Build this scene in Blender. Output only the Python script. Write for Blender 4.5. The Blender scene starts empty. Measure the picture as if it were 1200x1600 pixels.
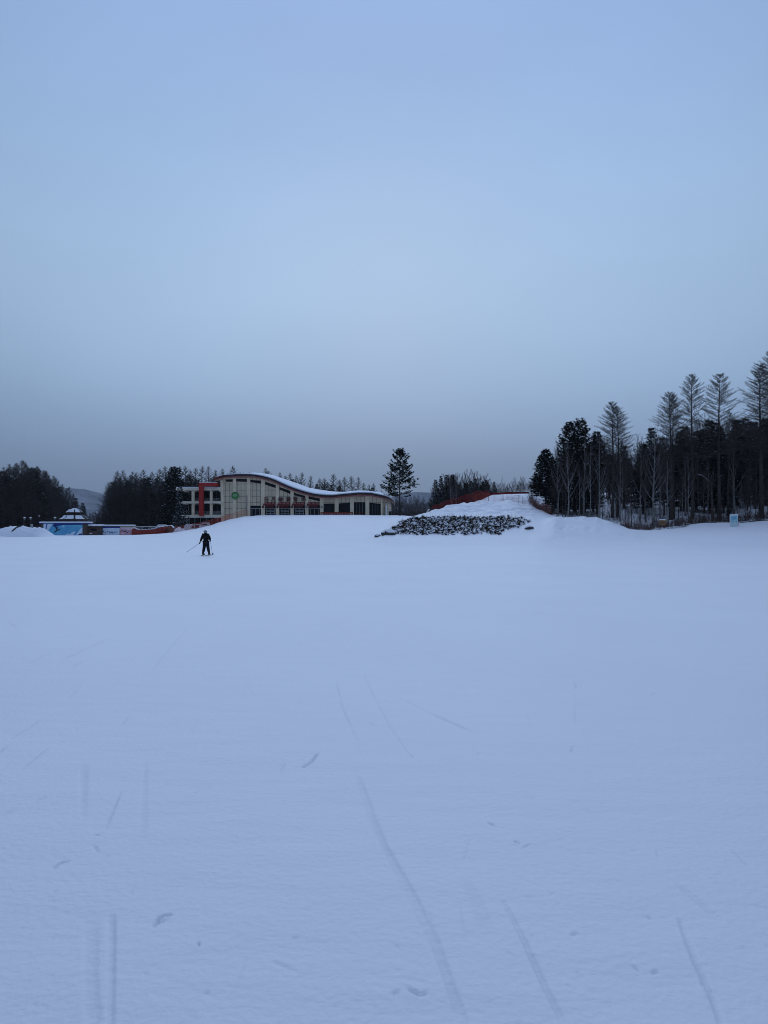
import bpy, bmesh, math, random
import numpy as np
from mathutils import Vector, Matrix, Euler
R = math.radians
scene = bpy.context.scene
COL = scene.collection
rnd = random.Random(7)

# ------------------------------------------------------------------ camera
F = 1155.6                      # focal length in photo pixels (1200 x 1600)
EYE = 1.6
HV = 832.0                      # photo row of the horizon
cam_d = bpy.data.cameras.new('camera'); cam = bpy.data.objects.new('camera', cam_d); COL.objects.link(cam)
cam.location = (0, 0, EYE); cam.rotation_euler = (R(90), 0, 0)
cam_d.lens = 26.0; cam_d.sensor_width = 36.0; cam_d.sensor_fit = 'AUTO'
cam_d.shift_y = (HV - 800) / 1600.0
cam_d.clip_start = 0.1; cam_d.clip_end = 20000
scene.camera = cam

# ------------------------------------------------------------------ sky and sun (overcast winter dusk)
def srgb(r, g, b):
    def f(c):
        c /= 255.0
        return c / 12.92 if c <= 0.04045 else ((c + 0.055) / 1.055) ** 2.4
    return (f(r), f(g), f(b), 1)
SUN_EL, SUN_ROT = 22.0, 0.0
world = bpy.data.worlds.new("World"); scene.world = world; world.use_nodes = True
nt = world.node_tree; nt.nodes.clear()
def N(tree, typ, **kw):
    n = tree.nodes.new(typ)
    for k, v in kw.items(): setattr(n, k, v)
    return n
out = N(nt, 'ShaderNodeOutputWorld'); bg = N(nt, 'ShaderNodeBackground')
sky = N(nt, 'ShaderNodeTexSky', sky_type='NISHITA', sun_disc=False, sun_elevation=R(SUN_EL), sun_rotation=R(SUN_ROT))
sky.air_density = 1.5; sky.dust_density = 3.0
tc = N(nt, 'ShaderNodeTexCoord'); sep = N(nt, 'ShaderNodeSeparateXYZ'); nt.links.new(tc.outputs['Generated'], sep.inputs[0])
ramp = N(nt, 'ShaderNodeValToRGB'); nt.links.new(sep.outputs['Z'], ramp.inputs[0])
cr = ramp.color_ramp; cr.interpolation = 'B_SPLINE'
stops = [(0.0, (108, 131, 158)), (0.05, (114, 138, 166)), (0.11, (127, 153, 186)), (0.19, (149, 178, 213)),
         (0.30, (160, 189, 222)), (0.42, (155, 186, 224)), (0.56, (141, 172, 217)), (0.75, (152, 174, 222)), (1.0, (155, 176, 224))]
while len(cr.elements) < len(stops): cr.elements.new(0.5)
for e, (p, c) in zip(cr.elements, stops): e.position = p; e.color = srgb(*c)
# soft brighter patch of cloud where the sun stands behind it, duller towards the sides
dot = N(nt, 'ShaderNodeVectorMath', operation='DOT_PRODUCT'); nt.links.new(tc.outputs['Generated'], dot.inputs[0])
gl = Vector((0.02, math.cos(R(24)), math.sin(R(24)))); dot.inputs[1].default_value = gl
mr = N(nt, 'ShaderNodeMapRange', interpolation_type='SMOOTHSTEP'); nt.links.new(dot.outputs['Value'], mr.inputs[0])
mr.inputs[1].default_value = 0.70; mr.inputs[2].default_value = 1.0; mr.inputs[3].default_value = 0.70; mr.inputs[4].default_value = 1.06
no = N(nt, 'ShaderNodeTexNoise'); mp = N(nt, 'ShaderNodeMapping'); mp.inputs['Scale'].default_value = (1.6, 1.6, 3.5)
nt.links.new(tc.outputs['Generated'], mp.inputs[0]); nt.links.new(mp.outputs[0], no.inputs['Vector'])
no.inputs['Scale'].default_value = 1.3; no.inputs['Detail'].default_value = 4
mr2 = N(nt, 'ShaderNodeMapRange'); nt.links.new(no.outputs[0], mr2.inputs[0])
mr2.inputs[1].default_value = 0.3; mr2.inputs[2].default_value = 0.7; mr2.inputs[3].default_value = 0.96; mr2.inputs[4].default_value = 1.04
m1 = N(nt, 'ShaderNodeMath', operation='MULTIPLY'); nt.links.new(mr.outputs[0], m1.inputs[0]); nt.links.new(mr2.outputs[0], m1.inputs[1])
sc_ = N(nt, 'ShaderNodeVectorMath', operation='SCALE'); nt.links.new(ramp.outputs[0], sc_.inputs[0]); nt.links.new(m1.outputs[0], sc_.inputs['Scale'])
nsc = N(nt, 'ShaderNodeVectorMath', operation='SCALE'); nt.links.new(sky.outputs[0], nsc.inputs[0]); nsc.inputs['Scale'].default_value = 0.0012
add = N(nt, 'ShaderNodeVectorMath', operation='ADD'); nt.links.new(sc_.outputs[0], add.inputs[0]); nt.links.new(nsc.outputs[0], add.inputs[1])
bst = N(nt, 'ShaderNodeVectorMath', operation='SCALE'); nt.links.new(add.outputs[0], bst.inputs[0]); bst.inputs['Scale'].default_value = 10.0
nt.links.new(bst.outputs[0], bg.inputs[0]); bg.inputs[1].default_value = 0.1
nt.links.new(bg.outputs[0], out.inputs[0])

sd = bpy.data.lights.new('sun', 'SUN'); sun = bpy.data.objects.new('sun', sd); COL.objects.link(sun)
sd.energy = 0.9; sd.angle = R(60); sd.color = (0.62, 0.78, 1.0)     # only what the cloud lets through
sun.rotation_euler = (R(90 - SUN_EL) * -1, 0, 0)
scene.view_settings.view_transform = 'Standard'; scene.view_settings.look = 'None'
scene.view_settings.exposure = 0.04; scene.view_settings.gamma = 1.0
scene.render.film_transparent = False
scene.cycles.use_denoising = True
scene.cycles.volume_bounces = 0
scene.cycles.max_bounces = 5
scene.cycles.filter_width = 1.0

# ------------------------------------------------------------------ materials
def mat(name, col, rough=0.8, var=0.0, vscale=5.0, col2=None, spec=0.3, bump=0.0, bscale=20.0, metal=0.0):
    m = bpy.data.materials.new(name); m.use_nodes = True; t = m.node_tree
    b = t.nodes['Principled BSDF']; b.inputs['Roughness'].default_value = rough
    b.inputs['Specular IOR Level'].default_value = spec; b.inputs['Metallic'].default_value = metal
    c = (*col, 1) if len(col) == 3 else col
    b.inputs['Base Color'].default_value = c
    co = N(t, 'ShaderNodeTexCoord')
    if var or col2:
        n = N(t, 'ShaderNodeTexNoise'); n.inputs['Scale'].default_value = vscale; n.inputs['Detail'].default_value = 5
        t.links.new(co.outputs['Object'], n.inputs['Vector'])
        r = N(t, 'ShaderNodeValToRGB'); t.links.new(n.outputs[0], r.inputs[0])
        r.color_ramp.elements[0].position = 0.33; r.color_ramp.elements[1].position = 0.67
        a = col2 if col2 else tuple(x * (1 - var) for x in c[:3])
        z = c[:3] if col2 else tuple(min(1, x * (1 + var)) for x in c[:3])
        r.color_ramp.elements[0].color = (*a[:3], 1); r.color_ramp.elements[1].color = (*z[:3], 1)
        t.links.new(r.outputs[0], b.inputs['Base Color'])
    if bump:
        n2 = N(t, 'ShaderNodeTexNoise'); n2.inputs['Scale'].default_value = bscale; n2.inputs['Detail'].default_value = 6
        t.links.new(co.outputs['Object'], n2.inputs['Vector'])
        bp = N(t, 'ShaderNodeBump'); bp.inputs['Strength'].default_value = bump; bp.inputs['Distance'].default_value = 0.05
        t.links.new(n2.outputs[0], bp.inputs['Height']); t.links.new(bp.outputs[0], b.inputs['Normal'])
    return m

M = {}
M['snow'] = mat('snow', (0.84, 0.87, 0.92), 0.6, 0.03, 3.0, spec=0.3, bump=0.3, bscale=8)
M['bark'] = mat('dark_bark', (0.045, 0.036, 0.032), 0.95, 0.4, 3.0, spec=0.1)
M['larch'] = mat('larch_bark', (0.060, 0.048, 0.042), 0.95, 0.3, 2.0, spec=0.1)
M['larch_far'] = mat('larch_bark_pale', (0.075, 0.062, 0.055), 0.95, 0.3, 2.0, spec=0.1)
M['birch'] = mat('birch_bark', (0.28, 0.265, 0.25), 0.9, vscale=2.5, col2=(0.09, 0.085, 0.08), spec=0.1)
M['twig'] = mat('brown_twig', (0.055, 0.042, 0.038), 0.95, 0.3, 2.0, spec=0.1)
M['needle'] = mat('dark_needles', (0.010, 0.015, 0.009), 0.9, 0.5, 1.2, spec=0.1)
M['brush'] = mat('brown_brush', (0.075, 0.045, 0.034), 0.95, 0.4, 0.6, spec=0.1)
M['brush_red'] = mat('reddish_brush', (0.10, 0.050, 0.036), 0.95, 0.4, 0.5, spec=0.1)
M['rock'] = mat('dark_stone_and_cavity', (0.06, 0.058, 0.055), 0.9, 0.4, 4, bump=0.5, bscale=6)
M['cream_plain'] = mat('cream_render', (0.74, 0.615, 0.445), 0.8, 0.10, 0.8, bump=0.1)
M['white_slab'] = mat('pale_slab', (0.70, 0.63, 0.51), 0.8, 0.12, 1.2)
M['red'] = mat('red_paint', (0.36, 0.018, 0.014), 0.6, 0.15, 1.5)
M['darkred'] = mat('dark_red_paint', (0.13, 0.022, 0.020), 0.7, 0.2, 3)
M['eave_dark'] = mat('eave_dark', (0.030, 0.012, 0.016), 0.6, 0.2, 2)
M['pink'] = mat('pinkish_fascia', (0.33, 0.13, 0.115), 0.7, 0.12, 1.5)
M['glass'] = mat('dark_glass', (0.006, 0.008, 0.010), 0.25, spec=0.10)
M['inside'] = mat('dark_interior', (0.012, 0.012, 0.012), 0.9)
M['frame'] = mat('door_frame', (0.33, 0.35, 0.36), 0.5, 0.1, 4)
M['letter'] = mat('sign_letter', (0.075, 0.020, 0.018), 0.6, 0.1, 3)
M['green'] = mat('logo_green', (0.045, 0.20, 0.045), 0.5, 0.1, 3)
M['green_pale'] = mat('logo_pale_green', (0.26, 0.42, 0.24), 0.5, 0.1, 3)
M['white'] = mat('white_paint', (0.75, 0.76, 0.76), 0.6, 0.05, 3)
M['brick'] = mat('brown_brick', (0.13, 0.085, 0.065), 0.9, vscale=9, col2=(0.06, 0.042, 0.035), bump=0.3)
M['wood'] = mat('brown_wood', (0.24, 0.125, 0.055), 0.8, 0.25, 6)
M['darkwood'] = mat('dark_wood', (0.05, 0.035, 0.028), 0.8, 0.25, 6)
M['net'] = mat('orange_red_net', (0.52, 0.075, 0.035), 0.8, 0.15, 1)
M['net_dark'] = mat('dark_red_net', (0.22, 0.018, 0.016), 0.8, 0.15, 1)
M['padred'] = mat('red_padding', (0.26, 0.040, 0.030), 0.85, 0.35, 2, bump=0.4, bscale=3)
M['steel'] = mat('grey_steel', (0.22, 0.23, 0.24), 0.5, 0.1, 4)
M['blk'] = mat('black_fabric', (0.006, 0.007, 0.009), 0.9, 0.2, 6, spec=0.15)
M['navy'] = mat('navy_fabric', (0.008, 0.010, 0.018), 0.9, 0.2, 6, spec=0.15)
M['stripe'] = mat('brown_stripe', (0.075, 0.055, 0.045), 0.9, 0.2, 20)
M['skin'] = mat('skin', (0.45, 0.27, 0.20), 0.6)
M['helmet'] = mat('helmet_grey', (0.42, 0.43, 0.45), 0.35, vscale=12, col2=(0.20, 0.21, 0.23))
M['ski'] = mat('ski_top', (0.09, 0.08, 0.07), 0.4, 0.2, 6)
M['pole'] = mat('pole_shaft', (0.05, 0.07, 0.10), 0.4, 0.1, 6)
M['tyre'] = mat('tyre_rubber', (0.02, 0.02, 0.02), 0.9)
M['sky_blue'] = mat('panel_blue', (0.07, 0.30, 0.58), 0.6, vscale=0.8, col2=(0.16, 0.50, 0.66))
M['deep_blue'] = mat('panel_deep_blue', (0.010, 0.035, 0.22), 0.6, 0.2, 1.5)
M['pale_blue'] = mat('panel_pale_blue', (0.62, 0.74, 0.86), 0.6, 0.12, 1.2)
M['cyan'] = mat('sign_cyan', (0.24, 0.50, 0.60), 0.5, 0.12, 3)
M['pale_cyan'] = mat('sign_pale_cyan', (0.55, 0.66, 0.68), 0.5, 0.15, 5)
M['pale_pink'] = mat('panel_pale_pink', (0.74, 0.52, 0.58), 0.7, 0.2, 1.5)
M['hill'] = mat('far_hill_wood_haze', (0.22, 0.235, 0.26), 1.0, 0.35, 0.02, spec=0)  # wood colour lifted pale and bluish, part of the haze is in it

# facade cladding: cream panels with darker joints, laid by a grid in object space
def clad():
    m = mat('cream_cladding', (0.68, 0.53, 0.34), 0.7, spec=0.25); t = m.node_tree; b = t.nodes['Principled BSDF']
    co = N(t, 'ShaderNodeTexCoord'); s = N(t, 'ShaderNodeSeparateXYZ'); cb = N(t, 'ShaderNodeCombineXYZ')
    t.links.new(co.outputs['Object'], s.inputs[0]); t.links.new(s.outputs['X'], cb.inputs['X']); t.links.new(s.outputs['Z'], cb.inputs['Y'])
    br = N(t, 'ShaderNodeTexBrick', offset=0.0); t.links.new(cb.outputs[0], br.inputs['Vector'])
    br.inputs['Scale'].default_value = 1.0; br.inputs['Brick Width'].default_value = 0.94; br.inputs['Row Height'].default_value = 1.50
    br.inputs['Mortar Size'].default_value = 0.045; br.inputs['Mortar Smooth'].default_value = 0.1; br.inputs['Bias'].default_value = 0
    br.inputs['Color1'].default_value = (0.76, 0.63, 0.45, 1); br.inputs['Color2'].default_value = (0.69, 0.575, 0.415, 1)
    br.inputs['Mortar'].default_value = (0.15, 0.14, 0.115, 1)
    n = N(t, 'ShaderNodeTexNoise'); n.inputs['Scale'].default_value = 0.5; n.inputs['Detail'].default_value = 6; t.links.new(co.outputs['Object'], n.inputs['Vector'])
    mx = N(t, 'ShaderNodeMix', data_type='RGBA', blend_type='MULTIPLY'); mx.inputs[0].default_value = 0.35
    t.links.new(br.outputs['Color'], mx.inputs[6]); t.links.new(n.outputs[0], mx.inputs[7]); t.links.new(mx.outputs[2], b.inputs['Base Color'])
    return m
M['clad'] = clad()

# groomed field snow: grain, wind ripples, packed marks (vertex attribute 'packed')
def field_snow():
    m = bpy.data.materials.new('field_snow'); m.use_nodes = True; t = m.node_tree; b = t.nodes['Principled BSDF']
    b.inputs['Roughness'].default_value = 0.55; b.inputs['Specular IOR Level'].default_value = 0.35; b.inputs['Sheen Weight'].default_value = 0.0; b.inputs['Sheen Roughness'].default_value = 0.6
    co = N(t, 'ShaderNodeTexCoord')
    n = N(t, 'ShaderNodeTexNoise'); n.inputs['Scale'].default_value = 0.22; n.inputs['Detail'].default_value = 7; n.inputs['Roughness'].default_value = 0.6
    t.links.new(co.outputs['Object'], n.inputs['Vector'])
    r = N(t, 'ShaderNodeValToRGB'); t.links.new(n.outputs[0], r.inputs[0])
    r.color_ramp.elements[0].position = 0.3; r.color_ramp.elements[1].position = 0.7
    r.color_ramp.elements[0].color = (0.85, 0.85, 0.875, 1); r.color_ramp.elements[1].color = (0.895, 0.895, 0.92, 1)
    at = N(t, 'ShaderNodeAttribute', attribute_name='packed')
    mx = N(t, 'ShaderNodeMix', data_type='RGBA'); t.links.new(at.outputs['Fac'], mx.inputs[0]); t.links.new(r.outputs[0], mx.inputs[6])
    mx.inputs[7].default_value = (0.56, 0.58, 0.63, 1); t.links.new(mx.outputs[2], b.inputs['Base Color'])
    h1 = N(t, 'ShaderNodeTexNoise'); h1.inputs['Scale'].default_value = 28; h1.inputs['Detail'].default_value = 5; t.links.new(co.outputs['Object'], h1.inputs['Vector'])
    mpg = N(t, 'ShaderNodeMapping'); mpg.inputs['Scale'].default_value = (0.8, 2.2, 1); mpg.inputs['Rotation'].default_value = (0, 0, 0.3)
    t.links.new(co.outputs['Object'], mpg.inputs[0])
    h2 = N(t, 'ShaderNodeTexNoise'); h2.inputs['Scale'].default_value = 1.6; h2.inputs['Detail'].default_value = 4; t.links.new(mpg.outputs[0], h2.inputs['Vector'])
    b1 = N(t, 'ShaderNodeBump'); b1.inputs['Strength'].default_value = 0.38; b1.inputs['Distance'].default_value = 0.014; t.links.new(h1.outputs[0], b1.inputs['Height'])
    b2 = N(t, 'ShaderNodeBump'); b2.inputs['Strength'].default_value = 0.25; b2.inputs['Distance'].default_value = 0.06; t.links.new(h2.outputs[0], b2.inputs['Height'])
    t.links.new(b1.outputs[0], b2.inputs['Normal']); t.links.new(b2.outputs[0], b.inputs['Normal'])
    return m
M['field'] = field_snow()

# ------------------------------------------------------------------ helpers
def Zv(v, Y): return EYE + (HV - v) * Y / F
def Xu(u, Y): return (u - 600.0) * Y / F
def P(u, v, Y): return Vector((Xu(u, Y), Y, Zv(v, Y)))

class MB:
    def __init__(s): s.v = []; s.f = []; s.m = []
    def add(s, vs, fs, mi=0):
        o = len(s.v); s.v.extend([tuple(p) for p in vs])
        for f in fs: s.f.append(tuple(i + o for i in f)); s.m.append(mi)
    def box(s, x0, x1, y0, y1, z0, z1, mi=0):
        s.add([(x0,y0,z0),(x1,y0,z0),(x1,y1,z0),(x0,y1,z0),(x0,y0,z1),(x1,y0,z1),(x1,y1,z1),(x0,y1,z1)],
              [(0,3,2,1),(4,5,6,7),(0,1,5,4),(1,2,6,5),(2,3,7,6),(3,0,4,7)], mi)
    def prism(s, poly, y0, y1, mi=0):           # polygon in x,z extruded along y
        n = len(poly)
        s.add([(x, y0, z) for x, z in poly] + [(x, y1, z) for x, z in poly],
              [tuple(range(n)), tuple(range(2*n-1, n-1, -1))] + [(i, i+n, (i+1) % n + n, (i+1) % n) for i in range(n)], mi)
    def tube(s, pts, rad, n=6, mi=0, cap=True):
        pts = [Vector(p) for p in pts]; vs = []
        for i, p in enumerate(pts):
            d = (pts[min(i+1, len(pts)-1)] - pts[max(i-1, 0)])
            if d.length < 1e-9: d = Vector((0, 0, 1))
            d.normalize(); a = Vector((0, 0, 1)) if abs(d.z) < 0.9 else Vector((1, 0, 0))
            x = d.cross(a).normalized(); y = d.cross(x)
            r = rad[i] if hasattr(rad, '__len__') else rad
            for k in range(n):
                t = 2*math.pi*k/n; vs.append(p + x*(r*math.cos(t)) + y*(r*math.sin(t)))
        fs = [(i*n+k, i*n+(k+1) % n, (i+1)*n+(k+1) % n, (i+1)*n+k) for i in range(len(pts)-1) for k in range(n)]
        if cap: fs += [tuple(range(n-1, -1, -1)), tuple(range((len(pts)-1)*n, len(pts)*n))]
        s.add(vs, fs, mi)
    def twig(s, a, b, r, mi=0):                 # thin three sided cone
        d = b - a
        if d.length < 1e-6: return
        x = d.cross(Vector((0.31, 0.52, 0.79))).normalized() * r; y = d.normalized().cross(x)
        s.add([a + x, a - x*0.5 + y*0.87, a - x*0.5 - y*0.87, b], [(0,1,3),(1,2,3),(2,0,3)], mi)
    def blob(s, c, rx, ry, rz, mi=0, seg=8, rings=5, jit=0.0, seed=0, half=False):
        q = random.Random(seed); vs = []; c = Vector(c)
        for i in range(rings+1):
            th = math.pi*i/rings*(0.5 if half else 1)
            for k in range(seg):
                ph = 2*math.pi*k/seg; j = 1 + q.uniform(-jit, jit)
                vs.append(c + Vector((rx*math.sin(th)*math.cos(ph)*j, ry*math.sin(th)*math.sin(ph)*j, rz*math.cos(th)*j)))
        fs = [(i*seg+k, (i+1)*seg+k, (i+1)*seg+(k+1) % seg, i*seg+(k+1) % seg) for i in range(rings) for k in range(seg)]
        s.add(vs, fs, mi)
    def mesh(s, name, mats, smooth=False):
        me = bpy.data.meshes.new(name); me.from_pydata(s.v, [], s.f)
        for m in (mats if isinstance(mats, (list, tuple)) else [mats]): me.materials.append(m)
        if len(me.materials) > 1: me.polygons.foreach_set('material_index', s.m)
        if smooth: me.polygons.foreach_set('use_smooth', [True]*len(me.polygons))
        me.update(); return me
    def build(s, name, mats, parent=None, smooth=False, fix=False):
        me = s.mesh(name, mats, smooth)
        if fix:
            b = bmesh.new(); b.from_mesh(me); bmesh.ops.recalc_face_normals(b, faces=b.faces); b.to_mesh(me); b.free()
        return link(name, me, parent)
def link(name, data, parent=None, loc=None, rot=None, scale=None):
    o = bpy.data.objects.new(name, data); COL.objects.link(o)
    if parent is not None: o.parent = parent
    if loc is not None: o.location = loc
    if rot is not None: o.rotation_euler = rot
    if scale is not None: o.scale = scale
    return o
def tag(o, label=None, cat=None, group=None, kind=None):
    if label: o['label'] = label
    if cat: o['category'] = cat
    if group: o['group'] = group
    if kind: o['kind'] = kind
    return o
def empty(name, loc, label, cat, group=None, rz=0):
    o = link(name, None, None, loc, (0, 0, rz)); o.empty_display_size = 0.3
    return tag(o, label, cat, group)
def move(o, d):                                   # rebase a mesh-world child under an empty
    return o
def bevel(o, w, seg=2):
    m = o.modifiers.new('bevel', 'BEVEL'); m.width = w; m.segments = seg; m.limit_method = 'ANGLE'; return o

# ------------------------------------------------------------------ terrain
Z0 = 'z'
def prof(u, *k):
    pts = [(0, 0.0), (50, 0.0)]
    for q in k:
        if len(q) == 3: pts.append((q[0], q[1]))          # (Y, z, 'z')
        else: pts.append((q[0], Zv(q[1], q[0])))          # (Y, photo row)
    return u, pts
z = 'z'
farL = [(400, 1.6, z), (900, 4, z), (4500, 10, z)]
farB = [(220, 6.2, z), (400, 8, z), (4500, 14, z)]
farR = [(300, 768), (500, 28, z), (4500, 90, z)]
front = [(66, .25, z), (75, .8, z)]
PR = [
 prof(-400, (70,.2,z),(100,.5,z),(138,1.05,z),(200,1.1,z),*farL),
 prof(120, (70,.2,z),(100,.5,z),(138,836.3),(200,1.1,z),*farL),
 prof(210, (70,.2,z),(100,.55,z),(140,835.6),(200,1.2,z),*farL),
 prof(245, (70,.2,z),(100,.7,z),(145,833.8),(152,1.25,z),(200,1.4,z),*farL),
 prof(270, (70,.2,z),(100,.8,z),(150,831.6),(153,1.35,z),(200,1.6,z),*farL),
 prof(300, (70,.25,z),(100,1.0,z),(155,826.8),(160,1.5,z),(176,1.8,z),(210,4.5,z),*farB),
 prof(325, (70,.25,z),(100,1.2,z),(158,821.5),(163,2.2,z),(176,2.4,z),(205,5.5,z),*farB),
 prof(345, (70,.3,z),(100,1.4,z),(160,815.2),(166,3.2,z),(178,3.3,z),(200,5.8,z),*farB),
 prof(360, (70,.3,z),(100,1.5,z),(162,811.),(168,4.3,z),(178,4.4,z),(200,6,z),*farB),
 prof(382, (70,.3,z),(100,1.6,z),(163,806.8),(172,5.3,z),(178,5.3,z),(200,6,z),*farB),
 prof(410, (70,.3,z),(100,1.7,z),(163,805.8),(175,5.75,z),(200,5.9,z),*farB),
 prof(560, (70,.3,z),(90,1.4,z),(160,805.6),(178,5.85,z),*farB),
 prof(588, (70,.3,z),(82,1.0,z),(92,1.7,z),(160,805.6),(180,5.8,z),*farB),
 prof(603, (70,.3,z),(82,834.5),(90,829),(100,822),(150,806),(180,5.8,z),*farB),
 prof(622, (70,.3,z),(82,835.5),(94,814),(100,811),(150,806),(180,5.8,z),*farB),
 prof(650, (70,.3,z),(82,835.8),(94,811),(102,808),(120,806),(140,806),(180,5.5,z),*farB),
 prof(665, (70,.3,z),(82,836),(94,810),(103,807),(113,802.5),(119,804),(135,4.9,z),(180,5.3,z),*farB),
 prof(680, (70,.3,z),(82,836),(94,809.5),(103,805),(115,797.),(120,799),(130,5.2,z),(180,5.3,z),*farB),
 prof(700, (70,.3,z),(82,836),(94,809),(103,802),(115,791),(120,792.5),(130,5.4,z),(180,5.3,z),*farB),
 prof(730, (70,.3,z),(82,836),(94,809),(103,800),(115,786.5),(120,788),(128,6.2,z),(145,5.8,z),*farB),
 prof(745, (70,.3,z),(82,836),(94,809),(103,799),(115,785.3),(121,787),(134,783),(145,7,z),(220,7,z),(400,9,z),(4500,20,z)),
 prof(770, (70,.3,z),(82,836),(94,809),(103,798),(115,784.3),(121,786),(134,773),(140,773.4),(160,8.2,z),(220,9,z),(4500,40,z)),
 prof(795, (70,.3,z),(82,836),(94,809.5),(103,798),(115,783.4),(121,785.5),(134,771.8),(142,772.4),(170,9.6,z),(220,11,z),(4500,60,z)),
 prof(825, (70,.3,z),(82,836),(94,811),(103,801),(115,790.5),(121,790.5),(134,771.3),(145,771.5),(170,774),(220,776),(300,778),(500,14,z),(4500,80,z)),
 prof(845, (68,.3,z),(80,836),(92,814),(103,805),(115,798),(122,797.5),(134,779),(160,776),(220,776),(300,776),(500,18,z),(4500,80,z)),
 prof(866, *front,(88,809.5),(93,809),(100,807.8),(115,804),(122,801),(140,786),(170,782),(220,776),*farR),
 prof(885, *front,(90,808.),(93,808.4),(96,3.2,z),(103,3.0,z),(115,806),(140,789),(170,781),(220,775),*farR),
 prof(932, *front,(90,808.2),(93,808.8),(96,3.0,z),(103,2.8,z),(115,807),(140,789),(170,780),(220,774),*farR),
 prof(950, *front,(90,813.5),(94,2.6,z),(103,2.7,z),(115,808),(140,789),(170,780),(220,774),*farR),
 prof(970, *front,(89,821),(95,2.3,z),(103,2.6,z),(115,809),(140,789),(170,779),(220,773),*farR),
 prof(986, *front,(88,827),(95,2.0,z),(103,2.5,z),(115,810),(140,789),(170,779),(220,773),*farR),
 prof(1010, (66,.25,z),(80,1.0,z),(88,829.3),(96,827),(103,821),(115,812),(140,788),(170,778),(220,772),*farR),
 prof(1050, (66,.25,z),(80,1.2,z),(96,824.5),(104,821),(115,812),(140,787),(170,777),(220,771),*farR),
 prof(1100, (66,.25,z),(80,1.3,z),(100,818.3),(106,817),(118,808),(140,785),(170,776),(220,770),*farR),
 prof(1150, (66,.25,z),(80,1.4,z),(95,823.),(104,815.5),(110,815),(140,783),(170,774),(220,768),*farR),
 prof(1200, (66,.25,z),(80,1.4,z),(95,822),(105,814.2),(110,813.8),(140,780),(170,773),(220,766),*farR),
 prof(1700, (66,.25,z),(80,1.4,z),(95,822),(105,814),(110,813.5),(140,778),(170,772),(220,766),*farR)]
YT = np.concatenate([np.arange(0, 260, 0.5), np.geomspace(260, 4600, 80)])
TAB = np.array([np.interp(YT, [a for a, _ in p], [b for _, b in p]) for _, p in PR])
ker = np.exp(-0.5*(np.arange(-5, 6)/2.0)**2); ker /= ker.sum()
for i in range(len(TAB)):                                  # round the breaks a little
    row = TAB[i, :500]; TAB[i, 6:494] = np.convolve(row, ker, 'same')[6:494]
UT = np.array([u for u, _ in PR], float)
def ground(X, Y):
    X = np.asarray(X, float); Y = np.asarray(Y, float)
    Ys = np.maximum(Y, 1.0); u = np.clip(600 + F*X/Ys, -400, 1699.9)
    ui = np.interp(u, UT, np.arange(len(UT))); i0 = np.floor(ui).astype(int); i0 = np.minimum(i0, len(UT)-2); t = ui - i0
    t = t*t*(3-2*t)*0.5 + t*0.5
    yi = np.interp(Ys, YT, np.arange(len(YT))); j0 = np.minimum(np.floor(yi).astype(int), len(YT)-2); s = yi - j0
    a = TAB[i0, j0]*(1-s) + TAB[i0, j0+1]*s; b = TAB[i0+1, j0]*(1-s) + TAB[i0+1, j0+1]*s
    z_ = a*(1-t) + b*t
    lump = np.clip((u-640)/40, 0, 1)*np.clip((860-u)/30, 0, 1)*np.clip((Ys-96)/6, 0, 1)*np.clip((134-Ys)/6, 0, 1)
    wx = X+0.9*np.sin(Y*0.8+X*0.3); wy = Y+1.1*np.sin(X*0.7-Y*0.4)
    z_ = z_ + lump*(0.20*np.sin(wx*1.1+wy*0.6)*np.sin(wy*0.8-wx*0.4)+0.11*np.sin(wx*2.7+1)*np.sin(wy*2.1+wx)+0.07*np.sin(wx*5.1)*np.sin(wy*4.3+2))
    jump = np.clip((u-850)/20, 0, 1)*np.clip((985-u)/20, 0, 1)*np.clip((Ys-74)/5, 0, 1)*np.clip((96-Ys)/3, 0, 1)
    z_ = z_ + jump*(0.06*np.sin(wx*2.1+wy*0.3)+0.05*np.sin(wx*4.7)*np.sin(wy*1.3)+0.04*np.sin(wx*7.3+wy*2))
    wood = np.clip((u-985)/30, 0, 1)*np.clip((Ys-100)/8, 0, 1)*np.clip((240-Ys)/30, 0, 1)
    z_ = z_ + wood*0.25*np.sin(X*0.55+Y*0.3)*np.sin(Y*0.47)
    near = np.clip((Ys-1)/4, 0, 1)*np.clip((90-Ys)/30, 0, 1)
    z_ = z_ + near*(0.018*np.sin(X*0.37+0.9*np.sin(Y*0.21))*np.sin(Y*0.33+1.1) + 0.008*np.sin(X*1.1+Y*0.5)*np.sin(Y*0.83-X*0.2))
    return np.where(Y < 1, 0.0, z_)
def gz(x, y): return float(ground(np.array([x]), np.array([y]))[0])

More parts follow.
